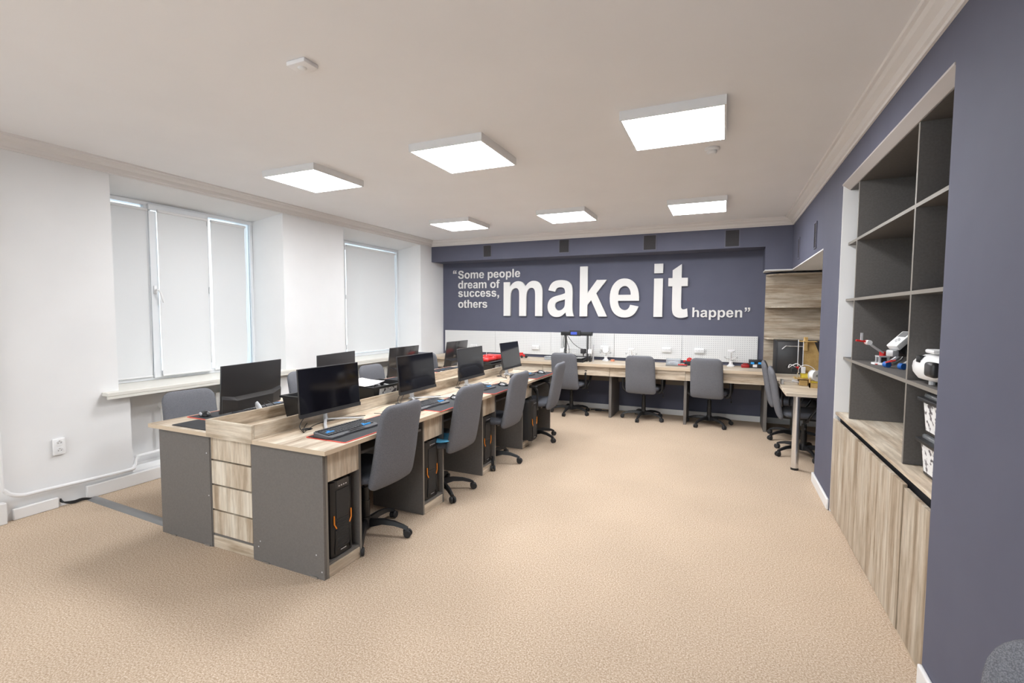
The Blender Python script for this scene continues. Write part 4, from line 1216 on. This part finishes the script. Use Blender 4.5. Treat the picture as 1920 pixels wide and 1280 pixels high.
bm = NB(); lathe(bm, [(.030, 0), (.030, .026), (.014, .026), (.014, .0)], 20); tag(obj('copper_tape_roll', bm, 'copper', None, (-1.52, 7.17, BZ)), 'small copper orange tape roll beside the magnifier stand', 'tape')

# clear box on dark tray with tools
t = thing('tool_tray', 'dark shallow tray of small tools on the worktop between two chairs', 'tray', (-.585, 6.97, BZ))
bm = NB(); rbox(bm, -.14, .14, -.10, .10, 0, .012, .004, 2); obj('tray_base', bm, 'duct', t)
t = thing('clear_tool_box', 'clear plastic box of tools standing on the dark tray', 'box', (-.63, 7.0, BZ+.013))
bm = NB(); w, l, h = .19, .13, .075
for d in ((-w/2, w/2, -l/2, l/2, 0, .003), (-w/2, w/2, -l/2, -l/2+.003, .003, h), (-w/2, w/2, l/2-.003, l/2, .003, h), (-w/2, -w/2+.003, -l/2+.003, l/2-.003, .003, h), (w/2-.003, w/2, -l/2+.003, l/2-.003, .003, h)): box(bm, *d)
obj('walls', bm, 'clear', t)
bm = NB(); tube(bm, [(-.07, 0, .02), (.0, .02, .03), (.06, -.01, .025)], .008, 8); obj('grey_tool', bm, 'silver', t)
bm = NB(); tube(bm, [(0, 0, .008), (.05, -.02, .010), (.11, .01, .008)], .008, 8); tube(bm, [(0, .03, .008), (.05, .0, .012), (.10, -.02, .008)], .006, 8)
tag(obj('pliers', bm, 'red', None, (-.56, 6.895, BZ+.012), ), 'red handled pliers lying on the dark tray', 'pliers')
bm = NB(); rbox(bm, -.035, .035, -.03, .03, 0, .03, .006, 2); tag(obj('orange_spool', bm, 'copper', None, (-.66, 7.10, BZ+.095-.08+.0)), 'small orange spool behind the clear tool box', 'spool')
t = thing('tool_case', 'dark green tool case heaped with red and blue tools behind the right chair', 'tool case', (-.40, 7.08, BZ))
bm = NB(); rbox(bm, -.09, .09, -.06, .06, 0, .055, .006, 2); obj('case_body', bm, 'black_soft', t)
bm = NB(); rbox(bm, -.06, -.01, -.04, .02, .056, .085, .006, 2); ball(bm, (-.09, -.03, .055), .018, .018, .018); tube(bm, [(-.06, 0, .08), (-.03, 0, .10), (.0, .01, .085)], .010, 8); obj('red_tools', bm, 'red', t)
bm = NB(); rbox(bm, .0, .06, -.04, .02, .056, .078, .006, 2); obj('blue_tools', bm, 'blue', t)
# red clamp and blue/black charger at the right end
bm = NB(); rbox(bm, -.05, .05, -.035, .035, 0, .045, .010, 2); rbox(bm, -.03, .03, -.02, .02, .045, .058, .004, 2)
tag(obj('red_charger', bm, 'darkred', None, (.275, 7.10, BZ)), 'small dark red box beside the black toolbox at the worktop end', 'box')
t = thing('toolbox', 'black toolbox with blue latches at the right end of the back worktop', 'toolbox', (.405, 7.14, BZ))
bm = NB(); rbox(bm, -.085, .085, -.05, .05, 0, .066, .008, 2); obj('tub', bm, 'black_soft', t)
bm = NB(); rbox(bm, -.088, .088, -.052, .052, .068, .108, .008, 2); obj('lid', bm, 'black', t)
for s in (-1, 1):
    bm = NB(); rbox(bm, s*.045-.022, s*.045+.022, -.062, -.050, .052, .080, .004, 2); obj('latch', bm, 'blue_key', t)['label'] = 'blue latch'
bm = NB(); box(bm, -.04, .01, -.0515, -.050, .012, .048); obj('sticker', bm, 'paper', t)
# left part of the worktop: red gadget and clear lid box
t = thing('red_robot_car', 'small red and black wheeled gadget on the worktop behind the farthest monitor', 'gadget', (-2.96, 7.08, BZ), .3)
bm = NB(); rbox(bm, -.07, .05, -.03, .03, .018, .055, .008, 2); rbox(bm, -.04, .02, -.02, .02, .055, .085, .006, 2); obj('body', bm, 'red', t)
for x in (-.07, .0, .07):
    bm = NB(); cyl(bm, (x, -.045, .022), (x, .045, .022), .022, n=14); obj('wheel', bm, 'black', t)
t = thing('clear_parts_box', 'low clear plastic box on the worktop left of the black printer', 'box', (-2.44, 7.00, BZ))
bm = NB(); w, l, h = .17, .12, .045
for d in ((-w/2, w/2, -l/2, l/2, 0, .003), (-w/2, w/2, -l/2, -l/2+.003, .003, h), (-w/2, w/2, l/2-.003, l/2, .003, h), (-w/2, -w/2+.003, -l/2+.003, l/2-.003, .003, h), (w/2-.003, w/2, -l/2+.003, l/2-.003, .003, h)): box(bm, *d)
obj('walls', bm, 'clear', t)
bm = NB(); box(bm, -w/2-.004, w/2+.004, -l/2-.004, l/2+.004, h, h+.006); obj('lid', bm, 'clear', t)
bm = NB(); tube(bm, [(-.05, 0, .012), (.0, .01, .03), (.05, .0, .045)], .013, 8); rbox(bm, -.055, .0, -.02, .02, 0, .022, .005, 2)
tag(obj('glue_gun', bm, 'red', None, (-2.30, 6.95, BZ)), 'small red tool lying left of the black printer', 'tool')
# extension lead under the worktop
bm = NB(); tube(bm, [(-.12, 0, .012), (-.04, .03, .012), (.05, .0, .012), (.16, .02, .012)], .010, 8); rbox(bm, -.05, .05, -.02, .02, 0, .03, .006, 2)
tag(obj('extension_lead', bm, 'black', None, (-1.72, 7.16, 0)), 'black extension lead on the carpet under the back worktop', 'extension lead')

# ------------------------------------------------------------------ alcove table things
t = thing('black_cabinet', 'black boxy printer enclosure with a bent grey handle at the rear of the alcove table', 'cabinet', (.60, 6.76, .75))
bm = NB(); rbox(bm, 0, .52, 0, .38, 0, .405, .004, 2); obj('housing', bm, 'black_soft', t)
bm = NB(); rbox(bm, .020, .50, -.008, -.001, .012, .392, .002, 2); obj('door', bm, 'satin', t)
bm = NB(); tube(bm, [(.065, -.016, .305), (.105, -.016, .345), (.105, -.016, .345), (.36, -.016, .345)], .007, 8, smooth=False); obj('door_trim', bm, 'steel', t)
bm = NB(); cyl(bm, (.12, -.008, .09), (.12, -.018, .09), .008, n=10); obj('door_knob', bm, 'black', t)
bm = NB(); box(bm, -.0, .52, -.0, .38, .405, .412); obj('lid', bm, 'black', t)

t = thing('plywood_printer', 'yellowish plywood three-dimensional printer with steel rods on the alcove table', 'printer', (.72, 5.72, .75))
bm = NB()
prism(bm, [(.05, .0), (.21, .0), (.21, .27), (.135, .46), (.06, .46), (.05, .44)], .06, .072, axis='y')
obj('side_board', bm, 'ply', t)
bm = NB(); rbox(bm, .01, .085, -.01, .10, 0, .055, .002, 1); obj('foot_box', bm, 'ply', t)
bm = NB(); rbox(bm, .0, .155, -.01, .11, .452, .460, .002, 1); obj('top_plate', bm, 'ply', t)
bm = NB(); rbox(bm, .045, .075, .005, .075, .36, .50, .002, 1); obj('corner_bracket', bm, 'ply', t)
bm = NB(); rbox(bm, -.035, .09, -.012, .10, .065, .078, .002, 1); obj('lower_plate', bm, 'ply', t)
bm = NB(); rbox(bm, .022, .085, -.02, .05, .080, .125, .003, 1); obj('yellow_block', bm, 'yellow', t)
for x in (-.005, .040):
    bm = NB(); cyl(bm, (x, .03, .05), (x, .03, .47), .0055, n=10); obj('rod', bm, 'chrome', t)
bm = NB(); cyl(bm, (-.15, .06, .038), (.03, .06, .038), .004, n=8); cyl(bm, (-.15, .0, .030), (.03, .0, .030), .004, n=8); obj('bed_rods', bm, 'chrome', t)
bm = NB(); rbox(bm, -.155, -.130, -.01, .07, .0, .05, .003, 1); obj('rod_holder', bm, 'steel', t)
bm = NB(); rbox(bm, -.065, -.010, -.03, .02, .13, .19, .006, 2); cyl(bm, (-.04, -.035, .16), (-.04, -.05, .16), .026, n=14); obj('print_head', bm, 'black', t)
bm = NB(); rbox(bm, -.030, .0, -.03, .0, .165, .195, .004, 2); obj('red_fan', bm, 'red', t)
bm = NB(); rbox(bm, .020, .058, -.035, .0, .13, .195, .004, 2); obj('extruder_box', bm, 'white_pl', t)
bm = NB()
tube(bm, [(-.03, -.01, .19), (-.08, -.02, .215), (-.095, -.02, .18), (-.07, -.02, .20), (-.02, -.01, .225), (.02, .0, .20)], .004, 8)
tube(bm, [(.0, -.02, .13), (.0, -.03, .18), (.04, -.04, .215), (.10, -.04, .205), (.14, -.04, .17)], .0035, 8)
obj('feed_tubes', bm, 'white_pl', t)
bm = NB(); cyl(bm, (.04, .03, .026), (-.05, .04, .038), .014, n=12); obj('motor', bm, 'silver', t)

t = thing('filament_spool', 'white filament spool on a little plywood stand by the alcove wall edge', 'spool', (.845, 5.58, .75))
mx_ = Matrix.Translation((0, 0, .125)) @ Matrix.Rotation(PI/2, 4, 'X') @ Matrix.Rotation(.6, 4, 'Y')
bm = NB(); lathe(bm, [(.055, -.03), (.055, -.026), (.030, -.024), (.030, .024), (.055, .026), (.055, .03), (.012, .03), (.012, -.03)], 26, mx_); obj('reel', bm, 'white_pl', t)
bm = NB(); lathe(bm, [(.050, -.023), (.050, .023), (.031, .023), (.031, -.023)], 26, mx_); obj('filament', bm, 'white_pl', t)
bm = NB(); box(bm, -.045, -.037, -.02, .03, .0, .125); box(bm, .055, .063, -.02, .03, .0, .125); box(bm, -.045, .063, -.02, .03, .0, .05); obj('stand', bm, 'ply', t)
bm = NB(); rbox(bm, -.034, .052, -.015, .02, .052, .066, .003, 1); obj('yellow_cradle', bm, 'yellow', t)
bm = NB(); rbox(bm, 0, .14, 0, .08, 0, .19, .004, 2)
tag(obj('mesh_power_box', bm, 'steel', None, (.93, 5.86, .75)), 'perforated metal power supply box behind the filament spool', 'power supply')

# ------------------------------------------------------------------ things in the niche shelving
SZ = .765+.409
# robot arm kit
t = thing('robot_arm', 'small red and grey building-kit robot arm on the niche shelf', 'robot', (.915, 3.68, SZ), PI+.15); t.scale = (.80, .80, .80)
bm = NB(); prism(bm, [(.07*math.cos(a*PI/4+.39), .07*math.sin(a*PI/4+.39)) for a in range(8)], 0, .014); obj('base_plate', bm, 'white_pl', t)
bm = NB()
for i in range(4): ball(bm, (.062*math.cos(i*PI/2+.6), .062*math.sin(i*PI/2+.6), .003), .012, .012, .004, 10, 6)
obj('red_feet', bm, 'red', t)
bm = NB()
for sx in (-1, 1):
    for sy in (-1, 1): box(bm, sx*.028-.006, sx*.028+.006, sy*.028-.006, sy*.028+.006, .014, .066)
box(bm, -.036, .036, -.036, .036, .058, .068); obj('turret_frame', bm, 'silver', t)
bm = NB(); box(bm, -.02, .02, -.02, .02, .016, .056); obj('motor', bm, 'black', t)
bm = NB(); cyl(bm, (0, 0, .068), (0, 0, .10), .022, n=14); obj('red_turntable', bm, 'red', t)
bm = NB()
for s in (-1, 1): tube(bm, [(0, s*.018, .09), (.06, s*.018, .135), (.105, s*.014, .175)], .006, 6, smooth=False)
obj('forearm', bm, 'silver', t)
bm = NB(); cyl(bm, (.10, -.026, .17), (.10, .026, .17), .019, n=16); obj('elbow', bm, 'white_pl', t)
bm = NB(); cyl(bm, (.10, -.030, .17), (.10, -.020, .17), .020, n=16); cyl(bm, (.12, 0, .178), (.185, 0, .185), .008, n=10); obj('red_gripper', bm, 'red', t)
bm = NB(); box(bm, .140, .154, -.006, .006, .180, .245); obj('upright_beam', bm, 'silver', t)
# walking robot with slanted brick
t = thing('walking_robot', 'building-kit walking robot with a slanted white and black controller brick', 'robot', (.945, 3.44, SZ), PI+.45)
mx_ = Matrix.Translation((0, 0, .155)) @ Matrix.Rotation(.72, 4, 'Y')
bm = NB(); rbox(bm, -.064, .064, -.038, .038, -.008, .026, .006, 2, mx_); obj('controller_brick', bm, 'white_pl', t)
bm = NB(); rbox(bm, -.056, .062, -.034, .034, -.046, -.009, .005, 2, mx_); obj('battery_block', bm, 'black', t)
bm = NB(); box(bm, -.056, -.014, -.026, .026, .026, .0275, mx_); obj('display', bm, 'duct', t)
bm = NB()
for dx, dy in ((.005, 0), (.025, 0), (.015, .012), (.015, -.012)): box(bm, dx-.006, dx+.006, dy-.004, dy+.004, .026, .029, mx_)
obj('buttons', bm, 'silver', t)
bm = NB(); rbox(bm, .035, .075, -.026, .026, .070, .108, .008, 2); obj('front_pod', bm, 'silver', t)
bm = NB(); rbox(bm, -.07, .01, -.045, .045, .07, .12, .005, 2); obj('hip_block', bm, 'black', t)
for s in (-1, 1):
    bm = NB(); tube(bm, [(-.05, s*.05, .105), (-.02, s*.052, .06), (.035, s*.052, .022)], .010, 6, smooth=False); obj('leg', bm, 'silver', t)
    bm = NB(); tube(bm, [(-.07, s*.05, .085), (-.045, s*.052, .045), (.0, s*.052, .018)], .006, 6, smooth=False); obj('leg_brace', bm, 'duct', t)
    bm = NB(); cyl(bm, (.04, s*.040, .018), (.04, s*.066, .018), .018, n=14); obj('blue_foot_wheel', bm, 'blue', t)
bm = NB(); cyl(bm, (.05, -.035, .09), (.05, -.040, .09), .008, n=10); tube(bm, [(.06, .03, .05), (.09, .0, .035), (.03, -.03, .045)], .004, 6); obj('red_pegs', bm, 'red', t)
# white device
t = thing('white_headset', 'glossy white rounded device with a dark opening on the niche shelf', 'device', (.885, 2.735, SZ), 0)
bm = NB()
secs = []
prof = [(-.105, .012, .045, .024), (-.08, .030, .070, .050), (.0, .040, .085, .068), (.08, .045, .08, .070), (.14, .045, .075, .066), (.18, .045, .05, .045)]
rings = []
for yy, zc_, hw, hh in prof:
    rings.append([bm.verts.new((math.copysign(abs(math.cos(2*PI*j/16))**.65, math.cos(2*PI*j/16))*hw, -yy, .066+zc_*.2+math.copysign(abs(math.sin(2*PI*j/16))**.7, math.sin(2*PI*j/16))*hh*.92)) for j in range(16)])
for a, c in zip(rings, rings[1:]):
    for j in range(16): bm.faces.new((a[j], a[(j+1) % 16], c[(j+1) % 16], c[j]))
bm.faces.new(rings[0]); bm.faces.new(rings[-1][::-1])
for v in bm.verts: v.co.z = max(v.co.z, .022)
obj('shell', bm, 'white_pl', t)
bm = NB(); rbox(bm, -.084, -.055, -.050, -.010, .098, .128, .004, 2); obj('dark_window', bm, 'black', t)
bm = NB(); rbox(bm, -.088, -.05, -.20, -.115, .045, .110, .014, 3); obj('inner_opening', bm, 'satin', t)
bm = NB(); rbox(bm, -.06, .04, -.13, -.03, .142, .160, .008, 2); obj('top_arm', bm, 'white_pl', t)
bm = NB(); cyl(bm, (-.03, -.04, 0), (-.03, -.04, .03), .012, n=10); cyl(bm, (-.0, -.10, 0), (-.0, -.10, .03), .012, n=10); cyl(bm, (.03, .02, 0), (.03, .02, .03), .012, n=10); obj('feet', bm, 'white_pl', t)
# clear model and blue pen on the narrow white shelf
t = thing('clear_propeller_toy', 'faint clear plastic model at the rear of the narrow white shelf bay', 'model', (.93, 4.07, SZ))
bm = NB(); lathe(bm, [(.035, 0), (.035, .006), (.008, .012), (.006, .10), (.03, .12), (.028, .16), (.01, .165)], 14); obj('body', bm, 'clear', t)
bm = NB(); cyl(bm, (0, 0, 0), (.0, -.09, .0), .005, n=8); tag(obj('blue_pen', bm, 'dark_blue', None, (.87, 4.15, SZ+.006)), 'dark blue pen lying in the narrow white shelf bay', 'pen')

def lidded(z, label, dx=0):
    t = thing('lidded_box', label, 'box', (.835+dx, 2.72, z), 0, 'lidded storage boxes in the niche')
    w, l, h = .30, .33, .150
    bm = NB()
    k_ = .90
    R_ = [[bm.verts.new(p) for p in ((w*(1-k_)/2, -l*k_, 0), (w*(1+k_)/2, -l*k_, 0), (w*(1+k_)/2, 0, 0), (w*(1-k_)/2, 0, 0))], [bm.verts.new(p) for p in ((0, -l, h), (w, -l, h), (w, .012, h), (0, .012, h))]]
    for j in range(4): bm.faces.new((R_[0][j], R_[0][(j+1) % 4], R_[1][(j+1) % 4], R_[1][j]))
    bm.faces.new(R_[0][::-1]); bm.faces.new(R_[1])
    obj('tub', bm, 'black', t)
    bm = NB(); rbox(bm, -.015, w+.015, -l-.015, .03, h-.006, h+.012, .004, 2); obj('rim', bm, 'black', t)
    bm = NB(); rbox(bm, .005, w-.005, -l+.005, .012, h+.010, h+.030, .007, 2); obj('lid', bm, 'clear', t)
    bm = NB()
    a, c = (w*(1-k_)/2*.90-.002, -l*k_*.95, .014), (w*(1-k_)/2*.90-.002, -.010, .014)
    e_, f_ = (-.001, -.010, h-.012), (-.001, -l*k_*.95, h-.012)
    P_ = [Vector(a), Vector(c), Vector(e_), Vector(f_)]
    vs8 = [bm.verts.new(p) for p in P_] + [bm.verts.new(p+Vector((.0015, 0, 0))) for p in P_]
    for q in ((0, 1, 2, 3), (7, 6, 5, 4), (0, 4, 5, 1), (1, 5, 6, 2), (2, 6, 7, 3), (3, 7, 4, 0)): bm.faces.new([vs8[j] for j in q])
    obj('picture_label', bm, 'print', t)
lidded(.7655, 'lower black lidded box with a picture label in the niche')
lidded(.952, 'upper black lidded box stacked on another in the niche', .0)

# ------------------------------------------------------------------ left wall socket, floor duct, loose cables
t = thing('wall_socket', 'white double wall socket low on the left wall', 'socket', (XL, 1.878, .462))
bm = NB(); rbox(bm, 0, .022, -.037, .037, -.062, .062, .006, 2); obj('plate', bm, 'socket_body', t)
for s in (-1, 1):
    mx_ = Matrix.Translation((.022, 0, s*.029)) @ Matrix.Rotation(PI/2, 4, 'Y')
    bm = NB(); lathe(bm, [(.021, -.001), (.021, .003), (.0175, .003), (.016, .0005)], 20, mx_); obj('outlet', bm, 'white_pl', t)
    bm = NB()
    for k_ in (-1, 1): cyl(bm, (.0225, k_*.009, s*.029), (.0238, k_*.009, s*.029), .003, n=8)
    box(bm, .0222, .0240, -.003, .003, s*.029+.013, s*.029+.017)
    obj('pin_holes', bm, 'white_dark', t)
bm = NB()
L0, L1 = Vector((-4.545, 2.055, 0)), Vector((-3.44, 2.015, 0))
d = (L1-L0).normalized(); n_ = Vector((-d.y, d.x, 0))
rings = []
for p in (L0, L1):
    rings.append([bm.verts.new(p + n_*a + Vector((0, 0, b_))) for a, b_ in ((-.038, 0), (-.030, .010), (-.014, .017), (.014, .017), (.030, .010), (.038, 0))])
for j in range(5): bm.faces.new((rings[0][j], rings[1][j], rings[1][j+1], rings[0][j+1]))
bm.faces.new((rings[0][5], rings[1][5], rings[1][0], rings[0][0])); bm.faces.new(rings[0]); bm.faces.new(rings[1][::-1])
tag(obj('floor_cable_duct', bm, 'duct'), 'grey floor cable duct from the left wall to the desk island', 'cable duct')
bm = NB()
for k_ in range(4):
    tube(bm, [(-4.60, 1.875, .055-.006*k_), (-4.575, 1.885, .030), (-4.56, 1.93+.004*k_, .010+.004*k_), (-4.55, 1.99, .014+.004*k_), (-4.53, 2.045, .010)], .006, 6)
tag(obj('cable_bundle', bm, 'black'), 'loose dark cables coming out of the wall gap beside the duct', 'cable')
bm = NB()
for k_ in range(1): tube(bm, [(-2.0, 5.0, .60), (-1.96, 5.06, .45), (-1.93, 5.12, .35), (-1.95, 5.08, .28)], .003, 6)
tag(obj('hanging_cable', bm, 'black'), 'thin black cable hanging beside the farthest computer tower', 'cable')
